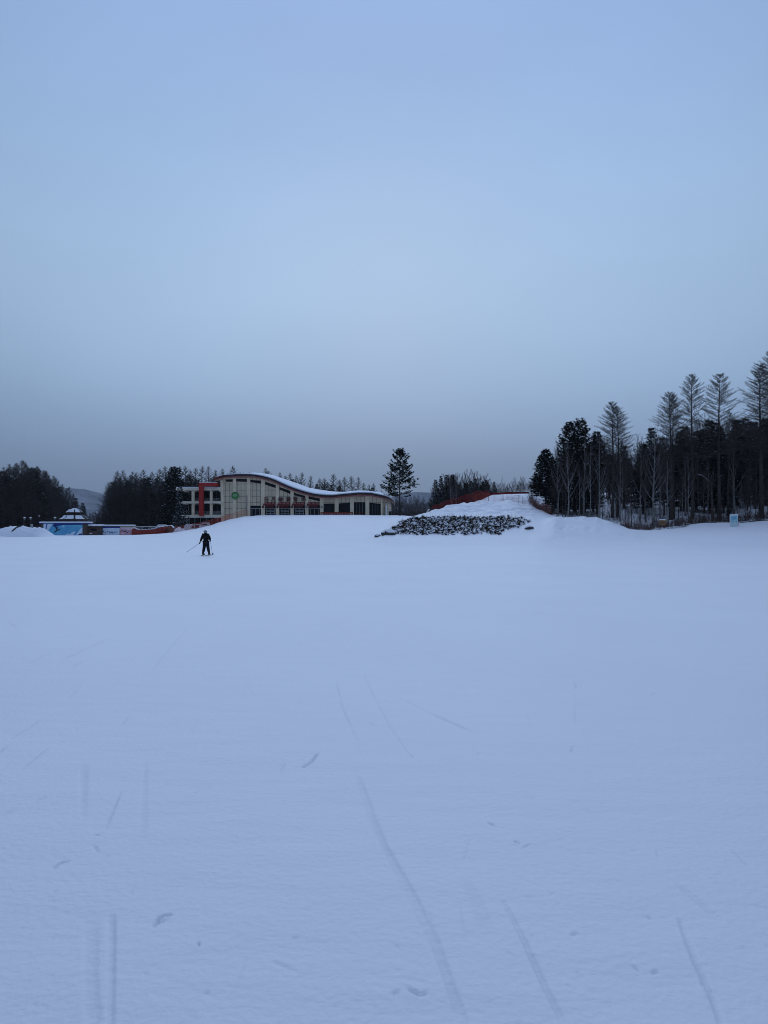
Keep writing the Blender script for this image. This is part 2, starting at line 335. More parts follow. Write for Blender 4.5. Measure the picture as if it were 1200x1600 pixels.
def build_terrain():
    fine = np.arange(-33, 33.01, 0.1)
    coarse_r = np.arange(38, 322.1, 6)
    ang = np.radians(np.concatenate([fine, coarse_r]))       # clockwise from +Y
    rs = [0.6, 1.2, 1.7]; r = 2.1
    while r < 4400:
        rs.append(r)
        if r < 200: r += min(0.32 if 72 < r < 132 else 0.7, max(0.012, r*r/(F*1.6)*1.7))
        else: r *= 1.10
    rs = np.array(rs); nr, na = len(rs), len(ang)
    Rm, Am = np.meshgrid(rs, ang, indexing='ij')
    X = (Rm*np.sin(Am)).ravel(); Y = (Rm*np.cos(Am)).ravel()
    Zz = ground(X, Y); packed = np.zeros_like(Zz)
    # marks left by skis and boots: photo-measured polylines on the flat field, width (m), depth (m), darkness
    def g(u, v): return ((u-600)*EYE/(v-HV), EYE*F/(v-HV))
    marks = []
    def line(pts, w, d, k): 
        q = [g(*p) for p in pts]
        for i, (a, b) in enumerate(zip(q[:-1], q[1:])): marks.append((a, b, w*.36, d, k, (1 if i == 0 else 0) + (2 if i == len(q)-2 else 0)))
    line([(560,1215),(580,1275),(604,1330),(640,1395),(680,1475),(725,1602)], .055, .014, .30)
    line([(622,1089),(668,1113)], .022, .010, .35); line([(668,1113),(741,1146)], .028, .016, .75)
    line([(525,1062),(535,1105),(562,1165)], .022, .010, .40); line([(568,1050),(585,1090),(612,1140),(640,1180)], .02, .010, .32)
    line([(788,1412),(818,1470),(852,1545),(880,1600)], .030, .012, .35); line([(730,1380),(765,1462)], .09, .008, .20)
    line([(1062,1438),(1085,1500),(1112,1560),(1130,1610)], .032, .012, .35); line([(1060,1385),(1125,1440)], .05, .008, .22)
    line([(175,1430),(174,1500),(172,1610)], .035, .012, .40); line([(142,1445),(140,1530),(146,1600)], .07, .008, .24)
    line([(131,1190),(130,1275)], .06, .006, .22); line([(227,1190),(223,1310)], .05, .006, .20)
    line([(189,1236),(164,1296)], .018, .012, .45); line([(15,1155),(62,1126)], .03, .014, .5); line([(-15,1185),(10,1166)], .04, .014, .55)
    line([(32,1203),(76,1168)], .025, .012, .42); line([(88,1036),(120,1022),(168,999)], .035, .014, .55); line([(110,1044),(143,1028)], .03, .012, .45)
    line([(43,1038),(86,1016)], .03, .012, .42); line([(229,1058),(296,976)], .03, .012, .32); line([(135,1000),(170,983)], .03, .010, .28)
    line([(104,1092),(125,1074)], .025, .01, .3); line([(188,1134),(201,1118)], .02, .012, .4); line([(358,961),(402,966)], .05, .014, .35)
    line([(448,1000),(505,1017)], .03, .01, .3); line([(827,958),(864,958)], .05, .015, .45); line([(1056,964),(1095,965)], .06, .015, .4)
    line([(700,946),(760,944)], .06, .01, .2); line([(330,940),(345,932)], .08, .02, .3); line([(900,1065),(900,1075)], .035, .012, .5); line([(900,1078),(899,1135)], .014, .008, .3)
    line([(893,1178),(896,1168)], .03, .012, .45); line([(472,1199),(486,1190),(497,1176)], .028, .025, .80); line([(435,1210),(445,1192)], .025, .01, .25)
    line([(148,1305),(163,1302)], .022, .02, .8); line([(147,1322),(152,1332)], .03, .01, .35); line([(82,1358),(92,1350),(108,1345)], .020, .014, .60)
    line([(240,1449),(248,1436),(258,1431),(269,1430)], .020, .022, .62); line([(245,1445),(262,1436)], .022, .014, .5)
    line([(310,1473),(311,1479)], .014, .015, .65); line([(304,1238),(311,1236)], .018, .014, .8); line([(56,1252),(74,1244)], .02, .012, .4); line([(78,1259),(92,1253)], .015, .01, .35)
    line([(0,1276),(20,1266)], .05, .01, .28); line([(762,1287),(774,1293)], .022, .016, .55); line([(804,1317),(813,1320)], .014, .02, .85); line([(816,1328),(829,1321)], .02, .008, .28)
    line([(611,1556),(625,1551)], .022, .012, .4); line([(636,1546),(655,1557),(668,1554)], .022, .014, .5); line([(988,1512),(999,1521)], .018, .012, .42); line([(1017,1524),(1029,1521)], .022, .012, .4)
    line([(893,1464),(902,1461)], .022, .012, .35); line([(575,1129),(587,1134)], .03, .014, .45); line([(655,1125),(658,1125)], .04, .014, .55); line([(1018,1085),(1024,1081)], .035, .014, .5)
    line([(641,1180),(646,1184)], .02, .014, .6); line([(745,1178),(749,1180)], .02, .012, .5); line([(1095,1538),(1102,1542)], .016, .012, .6); line([(1109,1546),(1112,1551)], .014, .016, .7)
    line([(320,1555),(326,1550)], .016, .012, .45); line([(118,1139),(124,1140)], .02, .012, .4); line([(610,925),(618,923)], .07, .03, .6); line([(860,890),(868,889)], .1, .03, .35)
    line([(336,986),(346,984)], .05, .02, .5); line([(295,1140),(306,1133)], .018, .01, .3); line([(1010,1435),(1020,1440)], .03, .01, .25)
    q = random.Random(4)
    for _ in range(150):                                    # the many faint scratches and small scuffs
        v = 880 + 700*q.random()**1.3; u = q.uniform(-20, 1220); a = q.choice([q.uniform(-.5, .5), q.uniform(0, 3.1)])
        x, y = g(u, v); L = (q.uniform(.02, .10) if q.random() < .75 else q.uniform(.2, .7))*(y/6)
        marks.append(((x, y), (x+L*math.sin(a), y+L*math.cos(a)*q.choice([1, .4])), q.uniform(.005, .010)*max(1, y/6), q.uniform(.002, .006), q.uniform(.05, .28)))
    # ski turns around the skier and out over the slope
    for _ in range(26):
        x = q.uniform(-28, 22); y = q.uniform(30, 80); a = q.uniform(-.9, .9); px, py = x, y
        for k in range(7):
            a += q.uniform(-.05, .16); nx, ny = px+2.2*math.sin(a), py+2.2*math.cos(a)
            marks.append(((px, py), (nx, ny), .07, .01, q.uniform(.03, .12))); px, py = nx, ny
    rr = np.hypot(X, Y); sel = np.where((rr < 95) & (Y > 1.5))[0]; Xs, Ys_ = X[sel], Y[sel]; dz = np.zeros(len(sel)); pk = np.zeros(len(sel))
    for mk in marks:
        a, b, w, d, k = mk[:5]; fl = mk[5] if len(mk) > 5 else (3 if mk[2] < .05 else 0)
        x0, x1 = min(a[0], b[0])-3*w-.1, max(a[0], b[0])+3*w+.1; y0, y1 = min(a[1], b[1])-3*w-.1, max(a[1], b[1])+3*w+.1
        c = np.where((Xs > x0) & (Xs < x1) & (Ys_ > y0) & (Ys_ < y1))[0]
        if not len(c): continue
        ax, ay = a; bx, by = b; L2 = max((bx-ax)**2+(by-ay)**2, 1e-9); px_, py_ = Xs[c], Ys_[c]
        tt = np.clip(((px_-ax)*(bx-ax)+(py_-ay)*(by-ay))/L2, 0, 1)
        wob = 0.12*w*np.sin(px_*9+py_*7)
        dd = np.hypot(px_-ax-tt*(bx-ax), py_-ay-tt*(by-ay)) + wob
        f = np.exp(-(dd/w)**4*0.9); taper = (np.clip(tt*3+.35, 0, 1) if fl & 1 else 1.0)*(np.clip((1-tt)*3+.35, 0, 1) if fl & 2 else 1.0)
        brk = 0.75+0.25*np.sin(px_*11.3+py_*7.1+k*40)
        d = d*.55; dz[c] = np.minimum(dz[c], -d*f*taper) + 0.12*d*np.exp(-((dd-1.7*w)/(0.6*w))**2)*taper*(px_ > ax); pk[c] = np.maximum(pk[c], k*.85*f*taper*brk)
    Zz[sel] += dz; packed[sel] = pk
    V = np.column_stack([X, Y, Zz]); V = np.vstack([V, [[0, 0, 0]]]); packed = np.append(packed, 0); ctr = len(V)-1
    i = np.arange(nr-1)[:, None]*na; a0 = np.arange(na)[None, :]; a1 = (a0+1) % na
    quads = np.stack([i+a0, i+na+a0, i+na+a1, i+a1], -1).reshape(-1, 4)
    quads = quads[:, ::-1]
    tris = np.stack([np.full(na, ctr), np.arange(na), (np.arange(na)+1) % na], -1)[:, ::-1]
    me = bpy.data.meshes.new('snow_ground'); nq, nt_ = len(quads), len(tris)
    me.vertices.add(len(V)); me.vertices.foreach_set('co', V.ravel())
    loops = np.concatenate([quads.ravel(), tris.ravel()]); me.loops.add(len(loops)); me.loops.foreach_set('vertex_index', loops.astype(np.int32))
    me.polygons.add(nq+nt_)
    me.polygons.foreach_set('loop_start', np.concatenate([np.arange(nq)*4, nq*4+np.arange(nt_)*3]).astype(np.int32))
    me.polygons.foreach_set('loop_total', np.concatenate([np.full(nq, 4), np.full(nt_, 3)]).astype(np.int32))
    me.update(); me.validate()
    if me.polygons[nq//2].normal.z < 0: me.flip_normals()
    me.polygons.foreach_set('use_smooth', np.ones(nq+nt_, bool))
    at = me.attributes.new('packed', 'FLOAT', 'POINT'); at.data.foreach_set('value', packed.astype(np.float32))
    me.materials.append(M['field']); tag(link('snow_ground', me), 'wide groomed snow slope marked with thin ski tracks', kind='structure')
build_terrain()

# far hill beyond the valley
def build_hill():
    b = MB(); us = list(range(-900, 2100, 12)); Yh = 2600
    tab = [(-900,740),(-200,748),(0,752),(60,757),(100,761),(125,764),(140,768),(160,775),(250,781),(400,783),(560,779),(640,772),(680,771),(760,776),(900,770),(1200,760),(2100,760)]
    q = random.Random(3); rows = []
    for k, (dy, f) in enumerate([(-900, 0.0), (-600, .3), (-300, .68), (0, 1.0), (500, .85), (1200, 0.2)]):
        for u in us:
            v = np.interp(u, [t[0] for t in tab], [t[1] for t in tab]); h = Zv(v, Yh) + 5*math.sin(u*.05) + q.uniform(-2.2, 2.2)
            b.v.append((Xu(u, Yh), Yh+dy, 8 + (h-8)*f))
    n = len(us)
    for k in range(5):
        for i in range(n-1): b.f.append((k*n+i, k*n+i+1, (k+1)*n+i+1, (k+1)*n+i)); b.m.append(0)
    tag(b.build('far_hill', M['hill'], smooth=True), 'distant wooded hill fading into haze', kind='structure')
build_hill()

# ------------------------------------------------------------------ trees
def v3(az, el, L=1.0): return Vector((math.cos(az)*math.cos(el), math.sin(az)*math.cos(el), math.sin(el))) * L
def trunk_mesh(H, r0, q, mt, wob=0.10, n=7, name='trunk', top=0.985):
    b = MB(); pts = []; ph = q.uniform(0, 6)
    for i in range(9):
        t = i/8; pts.append(Vector((wob*math.sin(t*4+ph)*t, wob*math.cos(t*3+ph)*t, -0.4 + (H*top+0.4)*t)))
    b.tube(pts, [r0*(1-t/8*0.95)*(1.25 if t == 0 else 1) for t in range(9)], n)
    return b.mesh(name, mt, True), pts
def at(pts, t):
    x = t*(len(pts)-1); i = min(int(x), len(pts)-2); return pts[i].lerp(pts[i+1], x-i)

def larch(seed, H=20, W=3.2, c0=0.35, nb=70, dens=1.0, mt='larch', thick=1.0, up=1.0, dome=.5):
    q = random.Random(seed); tm, pts = trunk_mesh(H, H*0.0088*thick, q, M[mt], 0.25); b = MB(); az = 0
    gaps = [(q.uniform(0, 6.3), q.uniform(0, .7)) for _ in range(4)]
    for i in range(nb):
        t = c0 + (1-c0)*((i+0.5)/nb)**0.9; az += 2.4 + q.uniform(-.4, .4); s = (t-c0)/(1-c0)
        prof_ = min(1.0, 0.72 + 1.4*s) * (1 - s)**dome if s > 0 else .6
        L = W*(prof_*q.uniform(.68, 1.12) + 0.05)
        if q.random() < .06: L *= .45
        if any(math.cos(az-ga) > .75 and abs(s-gs) < .07 for ga, gs in gaps): L *= .35
        el0 = R(3 + 36*s)*up + q.uniform(-.22, .22)
        p0 = at(pts, t*0.985); segs = 4; path = [p0]; d_el = el0; p = p0.copy()
        for k in range(segs):
            p = p + v3(az + q.uniform(-.25, .25), d_el, L/segs*1.08); path.append(p.copy()); d_el += R(5+1*s)*up
        r = 0.034*thick*(1-0.55*s)*(0.6+0.4*L/W)
        b.tube(path, [r, r*.8, r*.6, r*.42, r*.2], 3, cap=False)
        nt_ = int(13*dens)
        for k in range(nt_):
            f = 0.16 + 0.84*(k+q.random())/nt_; pp = at(path, f); sg = 1 if k % 2 else -1
            l2 = L*(0.42 - 0.26*f)*q.uniform(.6, 1.25) + .12; a2 = az + sg*q.uniform(.5, 1.05); e2 = d_el*0.6 + q.uniform(-.15, .45)
            e = pp + v3(a2, e2, l2); b.twig(pp, e, 0.013*thick)
            for j in range(3):
                m_ = pp.lerp(e, q.uniform(.25, .9)); b.twig(m_, m_ + v3(a2 + q.uniform(-.9, .9), e2 + q.uniform(-.3, .6), l2*q.uniform(.3, .55)), 0.009*thick)
    # dead snags on the bare stem
    for i in range(9):
        t = q.uniform(.12, c0); p0 = at(pts, t); b.twig(p0, p0 + v3(q.uniform(0, 6.3), q.uniform(-.3, .3), q.uniform(.5, 1.6)), 0.018)
    return tm, b.mesh('crown', M[mt]), H

def spruce(seed, H=16, W=3.0, c0=0.12, whorls=26, droop=-0.12, tuft=0.42, snow=0.12, open_=0.0, shape=0.8, nper=7):
    q = random.Random(seed); tm, pts = trunk_mesh(H, H*0.013, q, M['bark'], 0.05); b = MB()
    for w in range(whorls):
        t = c0 + (1-c0)*((w+.3)/whorls); s = (t-c0)/(1-c0)
        Lw = W*((1-s)**shape)*(min(1, .72+1.6*s)) + 0.25
        for k in range(nper):
            if q.random() < open_*.5: continue
            az = 2*math.pi*(k + q.uniform(-.35, .35))/nper + w*1.3; L = Lw*(q.uniform(.70, 1.12) if not open_ else q.uniform(.55, 1.22)); el = droop + s*0.75 + q.uniform(-.1, .1)
            p0 = at(pts, min(.98, t + q.uniform(-.012, .012))*0.985); path = [p0]; p = p0.copy(); e = el
            for j in range(3): p = p + v3(az, e, L/3); path.append(p.copy()); e += .17
            b.tube(path, [.035, .025, .017, .008], 3, mi=0, cap=False)
            nt_ = max(3, int(L*(4.6 if not open_ else 3.6)))
            for j in range(nt_):
                f = (0.18 if not open_ else 0.38) + (0.82 if not open_ else .62)*(j + q.random())/nt_; c = at(path, min(1, f)); sp = (0.34*L)*(1-f*.55)
                c = c + v3(az + 1.57, 0, q.uniform(-sp, sp)) + Vector((0, 0, q.uniform(-.12, .06)))
                for m_ in range(6):
                    d = v3(az + q.uniform(-1.3, 1.3), q.uniform(-.35, .65), tuft*q.uniform(.6, 1.15)); n_ = d.cross(Vector((q.uniform(-1, 1), q.uniform(-1, 1), 1.2))).normalized()*tuft*.20
                    b.add([c - n_*.5, c + d*.45 + n_, c + d, c + d*.45 - n_], [(0, 1, 2, 3)], 1)
                if q.random() < snow:
                    h = tuft*q.uniform(.22, .5); o = Vector((0, 0, tuft*.14)); b.blob(c + o, h, h, h*.32, mi=2, seg=5, rings=2, jit=.25, seed=q.randint(0, 9999), half=True)
    return tm, b.mesh('crown', [M['bark'], M['needle'], M['snow']]), H

def birch(seed, H=14, mt='birch', spread=1.0, split=0.35, stems=5, twm='twig', dens=1.0, r0=None):
    q = random.Random(seed); b = MB(); tb = MB(); r0 = r0 or H*0.0095
    lean = v3(q.uniform(0, 6.3), 0, H*.03*q.random())
    pts = [Vector((0, 0, -.4)), Vector((0, 0, H*.12))+lean*.1, Vector((0, 0, H*.25))+lean*.3+v3(q.uniform(0, 6), 0, .1), Vector((0, 0, H*.45))+lean*.6, Vector((0, 0, H*.68))+lean+v3(q.uniform(0, 6), 0, .15), Vector((0, 0, H*.97))+lean]
    tb.tube(pts, [r0*1.2, r0, r0*.85, r0*.62, r0*.36, .012], 6)
    def grow(p, az, el, L, r, lev):
        path = [p]; a, e = az, el; c = p.copy(); sg = 4
        for k in range(sg):
            c = c + v3(a, e, L/sg); path.append(c.copy()); a += q.uniform(-.22, .22); e = min(1.5, e + q.uniform(.0, .15))
        b.tube(path, [r*(1-.2*k) for k in range(sg+1)], 4 if lev == 0 else 3, mi=0 if lev < 1 else 1, cap=False)
        if lev == 2:
            for k in range(int(5*dens)):
                m_ = at(path, q.uniform(.2, 1)); l = L*q.uniform(.25, .5); b.twig(m_, m_ + v3(a + q.uniform(-1, 1), e + q.uniform(-.6, .3), l), .009, 1)
            return
        n = int((6 if lev == 0 else 5)*dens)
        for k in range(n):
            f = .25 + .75*(k + q.random())/n; m_ = at(path, f)
            grow(m_, a + q.choice([-1, 1])*q.uniform(.3, 1.1), e - q.uniform(.1, .5), L*(.55 - .2*f)*q.uniform(.7, 1.2), r*.45*(1.1-f*.5), lev+1)
    nb = stems*2 + 5
    for i in range(nb):
        t = split + (.97-split)*(i + q.random()*.6)/nb; s = (t-split)/(1-split)
        grow(at(pts, .12 + t*.86), q.uniform(0, 6.3), R(48 + 22*s) + q.uniform(-.15, .15), H*(.34 - .22*s)*spread*q.uniform(.75, 1.2), r0*(.45 - .28*s), 0)
    return tb.mesh('trunk', M[mt], True), b.mesh('crown', [M[mt], M[twm]]), H

LARCH = [larch(11, 24, 3.6, .45, 130, 1.7, thick=1.1, dome=.58), larch(12, 24, 3.5, .40, 134, 1.7, thick=1.1, dome=.52), larch(13, 24, 3.0, .50, 100, 1.6, thick=1.1, dome=.58), larch(14, 24, 3.7, .42, 130, 1.7, thick=1.1, dome=.55)]
LARCHB = [larch(21, 19, 4.4, .18, 84, 1.5, 'larch', 1.8, dome=.8), larch(22, 19, 3.9, .2, 80, 1.5, 'larch', 1.8, dome=.7), larch(23, 19, 4.6, .15, 86, 1.5, 'larch', 1.8, dome=.85), larch(24, 19, 3.6, .2, 80, 1.5, 'larch', 1.7, dome=.7)]
LARCHD = [larch(31, 19, 5.0, .10, 92, 1.5, 'bark', 2.1, dome=.8), larch(32, 19, 4.6, .14, 88, 1.5, 'bark', 2.0, dome=.7), larch(33, 19, 5.4, .08, 96, 1.5, 'bark', 2.1, dome=.85)]
SPRUCE = [spruce(41, 16, 3.0), spruce(42, 16, 2.7, .14, 26), spruce(43, 16, 3.4, .08, 28, shape=.7)]
SPRUCEH = spruce(44, 16, 3.6, .26, 24, -.16, .5, .08, 0, .62, 9)
PINE = [spruce(51, 16, 3.2, .30, 20, .02, .5, .12, 0, .55, 7), spruce(52, 16, 2.8, .35, 18, .0, .5, .1, 0, .5, 7)]
BIRCH = [birch(61, 14, r0=.17), birch(62, 14, spread=.9, r0=.17), birch(63, 14, spread=1.1, split=.3, r0=.18), birch(64, 14, spread=.8, split=.42, r0=.16)]
TWIGGY = [birch(71, 14, 'larch', 1.0, .3, 5, 'twig', 1.35), birch(72, 14, 'larch', 1.15, .25, 5, 'twig', 1.35), birch(73, 14, 'bark', .95, .35, 5, 'twig', 1.35)]

def plant(kind, var, u, Y, vtop, label, group=None, wid=1.0, rz=None, cat='tree', base=None, lean=0):
    X = Xu(u, Y); z0 = gz(X, Y) if base is None else base; H = Zv(vtop, Y) - z0
    tm, cm, H0 = var; s = H/H0
    o = link(kind, None, None, (X, Y, z0), (0, lean, rnd.uniform(0, 6.28) if rz is None else rz), (s*wid, s*wid, s)); o.empty_display_size = .5
    tag(o, label, cat, group)
    link('trunk', tm, o); link('crown', cm, o)
    return o
ch = rnd.choice
# --- lone pine by the building
lone = spruce(55, 16, 4.8, .30, 20, .02, .56, .04, .62, .6, 10)
plant('pine_tree', lone, 624.5, 160, 700, 'lone snow dusted pine with open layered branches right of the building', wid=1.0, cat='pine tree')

# --- right wood: trees one can tell apart
def pr(kind, var, u, Y, vt, label, wid=1.0, **k): return plant(kind, var, u, Y, vt, label, None, wid*(1.25 if var in LARCH else 1), **k)
pr('larch_tree', LARCH[0], 1048, 113, 608, 'tall bare larch just right of the white birch, shorter than its two neighbours', 1.15)
pr('larch_tree', LARCH[2], 1052.5, 116, 613, 'thin bare larch stem growing close behind the third tallest larch', .9)
pr('larch_tree', LARCH[1], 1082, 112, 580, 'tall bare larch with narrow rounded top, left of the two highest near the edge', 1.0)
pr('larch_tree', LARCH[3], 1124, 113, 579, 'tall bare larch with broad fan crown, right of the two highest near the edge', 1.15)
pr('larch_tree', LARCH[2], 1138, 118, 640, 'slimmer larch standing right of the broad crowned larch', 1.0)
pr('larch_tree', LARCH[0], 1189, 112, 563, 'very tall bare larch beside the right edge of the photo', 1.15)
pr('larch_tree', LARCH[1], 1206, 110, 545, 'tallest bare larch cut by the right edge of the photo', 1.2)
pr('larch_tree', LARCH[3], 957, 114, 625, 'bare twin larch above the wood, left stem with the fan crown', 1.15)
pr('larch_tree', LARCH[1], 965, 115.5, 632, 'bare twin larch above the wood, right stem', 1.1)
pr('spruce_tree', SPRUCEH, 853, 123, 700, 'broad dark spruce at the left end of the right wood', 1.35)
pr('spruce_tree', SPRUCEH, 838, 136, 742, 'small spruce at the far left foot of the right wood', 1.3)
pr('pine_tree', PINE[0], 889, 116, 657, 'dark pine with a ragged top, left one of the pair above the jump', 1.05, cat='pine tree')
pr('pine_tree', PINE[1], 908, 118, 652, 'dark pine with a pointed top, right one of the pair above the jump', 1.15, cat='pine tree')
pr('pine_tree', PINE[0], 933, 119, 672, 'dark pine between the pine pair and the twin larch', 1.0, cat='pine tree')
pr('birch_tree', BIRCH[0], 888, 106, 688, 'pale birch in front of the dark pine pair', .8, cat='birch tree')
pr('birch_tree', BIRCH[3], 922, 107, 690, 'pale curved birch at the middle of the snow jump, slimmer of two', .7, cat='birch tree')
pr('birch_tree', BIRCH[1], 936, 106, 685, 'pale birch over the right end of the snow jump', .85, cat='birch tree')
pr('birch_tree', BIRCH[2], 1021, 106, 662, 'whitish birch with forked crown left of the tall larches', .85, cat='birch tree')
pr('birch_tree', BIRCH[0], 1000, 112, 690, 'pale birch left of the forked whitish birch', .8, cat='birch tree')
pr('birch_tree', BIRCH[3], 1044, 104, 712, 'short white birch in front of the third tallest larch', .9, cat='birch tree')
pr('bare_tree', TWIGGY[2], 987, 103, 766, 'small dark forked tree behind the foot of the jump', 1.1)
pr('bare_tree', TWIGGY[0], 1093, 105, 700, 'leaning brown bare tree between the two tallest larches, left of the dead snag', .6, lean=-0.05)
pr('spruce_tree', SPRUCE[0], 1141, 107, 775, 'little dark spruce behind the blue sign board', 1.1)
for u, Y, vt in ((864, 121, 722), (876, 123, 712), (897, 122, 716), (914, 123, 722), (927, 124, 726), (872, 118, 732)):
    plant('spruce_tree', ch(SPRUCE), u, Y, vt, 'dark spruce with low branches in the black mass under the pine pair', 'low branched spruces under the pine pair', 1.6)
# dead snag with snow on its bent limb
def snag():
    X, Y = Xu(1113.5, 108), 108; z0 = gz(X, Y); o = empty('dead_tree', (X, Y, z0), 'broken dead trunk with a snowy bent limb between the tallest larches', 'dead tree')
    b = MB(); b.tube([(0, 0, -.3), (-.05, 0, 2.5), (-.15, .05, 4.5), (-.2, 0, 5.8)], [.20, .17, .13, .09], 7); b.build('trunk', M['larch'], o, True)
    b = MB(); b.tube([(-.2, 0, 5.0), (-.7, 0, 5.9), (-1.5, 0, 6.6), (-2.6, .1, 6.9)], [.09, .08, .06, .03], 5); b.tube([(-.1, 0, 5.2), (.1, 0, 6.6), (.3, .1, 8.0)], [.08, .06, .03], 5)
    br = b.build('limb', M['larch'], o, True)
    b = MB(); b.tube([(-.55, 0, 5.82), (-1.0, 0, 6.30), (-1.5, 0, 6.70), (-2.4, .1, 6.96)], [.02, .04, .04, .015], 5); b.build('snow_cover', M['snow'], br, True)
snag()
# --- right wood: the mass behind
sky_u = [830, 845, 860, 880, 930, 990, 1020, 1060, 1120, 1170, 1210, 1330]; sky_v = [750, 728, 708, 690, 688, 684, 676, 668, 655, 650, 640, 600]
LB = dict(t='bare brown tree in the thick of the right wood behind the front larches', s='dark evergreen standing deep in the right wood', l='bare larch standing deep in the right wood')
for i in range(150):
    u = 838 + 480*((i*0.6180339) % 1.0); Y = rnd.uniform(122, 205); vt = np.interp(u, sky_u, sky_v) + rnd.uniform(-2, 26)
    k = rnd.random()
    if k < .52: plant('bare_tree', ch(TWIGGY), u, Y, vt, LB['t'], 'bare trees in the right wood', rnd.uniform(.9, 1.3))
    elif k < .86: plant('spruce_tree', ch(SPRUCE+PINE), u, Y, vt+rnd.uniform(0, 22), LB['s'], 'evergreens in the right wood', rnd.uniform(1.0, 1.35))
    else: plant('larch_tree', ch(LARCHD), u, Y, vt-6, LB['l'], 'larches in the right wood', rnd.uniform(.8, 1.1))
for i in range(12): # filler evergreens right behind the front rank, dark centre
    u = [1018,1068,1088,1108,1120,1152,1165,1178,1196,1005,975,1215][i]; vt = [665,662,670,652,656,652,650,655,650,690,694,640][i]
    plant('spruce_tree', ch(SPRUCE), u, rnd.uniform(124, 140), vt, 'large dark evergreen filling the right wood just behind the tall larches', 'large evergreens behind the tall larches', 1.3)
for i in range(0, 14, 2): # paler birches further in
    plant('birch_tree', BIRCH[i % 4], [872, 901, 912, 948, 969, 981, 1008, 1014, 1032, 1062, 1071, 1103, 1148, 1176][i], rnd.uniform(108, 120), rnd.uniform(678, 712), 'grey white birch stem among the darker trees of the right wood', 'grey white birches inside the right wood', rnd.uniform(.7, .95))
for i in range(34): # slim stems at the wood's front edge
    u = [862,870,879,884,895,901,906,913,934,941,950,972,978,1008,1014,1030,1037,1060,1066,1076,1100,1106,1128,1146,1158,1165,1172,1181,1194,1200,1211,1222,1236,1250][i]
    plant('young_tree', ch(TWIGGY+[BIRCH[3]]), u, rnd.uniform(103, 120), rnd.uniform(700, 750), 'slim bare sapling at the front edge of the right wood', 'slim saplings along the front of the right wood', rnd.uniform(.5, .8))

# --- trees behind the building and the stalls
tops = [(184,734),(194,733),(206,735),(213,736),(224,732),(237,735),(250,731),(257,727),(263,734),(289,726),(298,732),(306,729),(316,726),(327,727),(338,733),(346,731),(356,738),(364.5,726),(376,737),(382,737),(390,736),
        (402,737),(413.5,730),(421,734),(436,737),(445,742),(453,738),(463,742),(472,737),(486,742),(499,746),(508,746),(522,739),(530,748),(538,744),(550,743),(559,744),(568,753),(577,756),(584,754)]
for u, v in tops:
    plant('larch_tree', ch(LARCHB), u, rnd.uniform(212, 222), v, 'bare larch on the skyline behind the long building and the car park', 'larches on the skyline behind the building', rnd.uniform(1.2, 1.55))
for i in range(90):
    u = 176 + 415*((i*.6180339) % 1.0); vt = np.interp(u, [176, 200, 400, 500, 590], [746, 739, 743, 752, 762]) + rnd.uniform(-1, 13)
    k = rnd.random(); Y = rnd.uniform(202, 260)
    plant('larch_tree' if k < .7 else 'spruce_tree', ch(LARCHD) if k < .7 else ch(SPRUCE), u, Y, vt, 'dark bare larch in the rows behind the building' if k < .7 else 'dark evergreen in the rows behind the building',
          'larches in the rows behind the building' if k < .7 else 'evergreens behind the building', rnd.uniform(1.15, 1.5))
for i, (u, v, w) in enumerate([(161,782,1.25),(166,764,1.3),(171,752,1.3),(178,742,1.3),(188,745,1.2),(198,748,1.2),(232,748,1.2),(245,745,1.2)]):
    plant('larch_tree', LARCHD[i % 3], u, 190+i*1.5, v, 'dark larch at the near left end of the wood beside the valley gap', 'dark larches beside the valley gap', w)
plant('pine_tree', PINE[0], 270, 188, 727, 'dark pine left of the building, left of two joined tops, snow on its boughs', None, 1.0)
plant('pine_tree', PINE[1], 277, 186, 728, 'dark pine left of the building, right of two joined tops, snow on its boughs', None, 1.05)
snowy = spruce(57, 16, 3.6, .10, 20, -.05, .5, .55, .3, .6, 8)
plant('snowy_evergreen', snowy, 281, 174, 758, 'snowy evergreen overlapping the left ends of the balconies', None, .9, cat='pine tree')
plant('young_spruce', SPRUCE[0], 152, 165, 806, 'small spruce in the gap behind the brown hut', None, 1.3)
plant('young_spruce', SPRUCE[1], 160, 172, 812, 'low bush like spruce behind the blue and white kiosk', None, 1.8)
for i in range(10): plant('bare_tree', ch(TWIGGY), 146+i*2.6, rnd.uniform(260, 330), rnd.uniform(796, 806), 'small grey bare tree in the valley gap under the far hill', 'small trees in the valley gap', 1.3)

# --- left wood, receding from the left edge
lu = [-60, -30, 0, 20, 36, 50, 62, 75, 85, 95, 105, 115, 125, 135, 143]; lv = [720, 722, 727, 722, 717, 725, 726, 733, 742, 749, 757, 765, 775, 789, 803]; ly = [165, 168, 172, 178, 182, 195, 208, 225, 240, 258, 275, 300, 335, 390, 450]
for i in range(64):
    u = -50 + 194*((i*.6180339) % 1.0); vt = np.interp(u, lu, lv) + (rnd.uniform(-1, 5) if i % 2 else rnd.uniform(4, 26)); Y = np.interp(u, lu, ly)*rnd.uniform(.96, 1.12)
    k = rnd.random()
    if k < .62: plant('larch_tree', ch(LARCHD), u, Y, vt, 'dark bare larch in the wood at the left edge of the photo', 'larches in the left wood', rnd.uniform(1.0, 1.3))
    else: plant('spruce_tree', ch(SPRUCE), u, Y, vt+rnd.uniform(2, 10), 'dark evergreen in the wood at the left edge of the photo', 'evergreens in the left wood', rnd.uniform(1.1, 1.5))
for u, v in [(-8,724),(24,722),(36,717),(48,729),(59,727),(72,733)]:
    plant('larch_tree', ch(LARCHB), u, np.interp(u, lu, ly), v, 'pale topped bare larch rising over the wood at the left edge', 'pale topped larches over the left wood', 1.2)

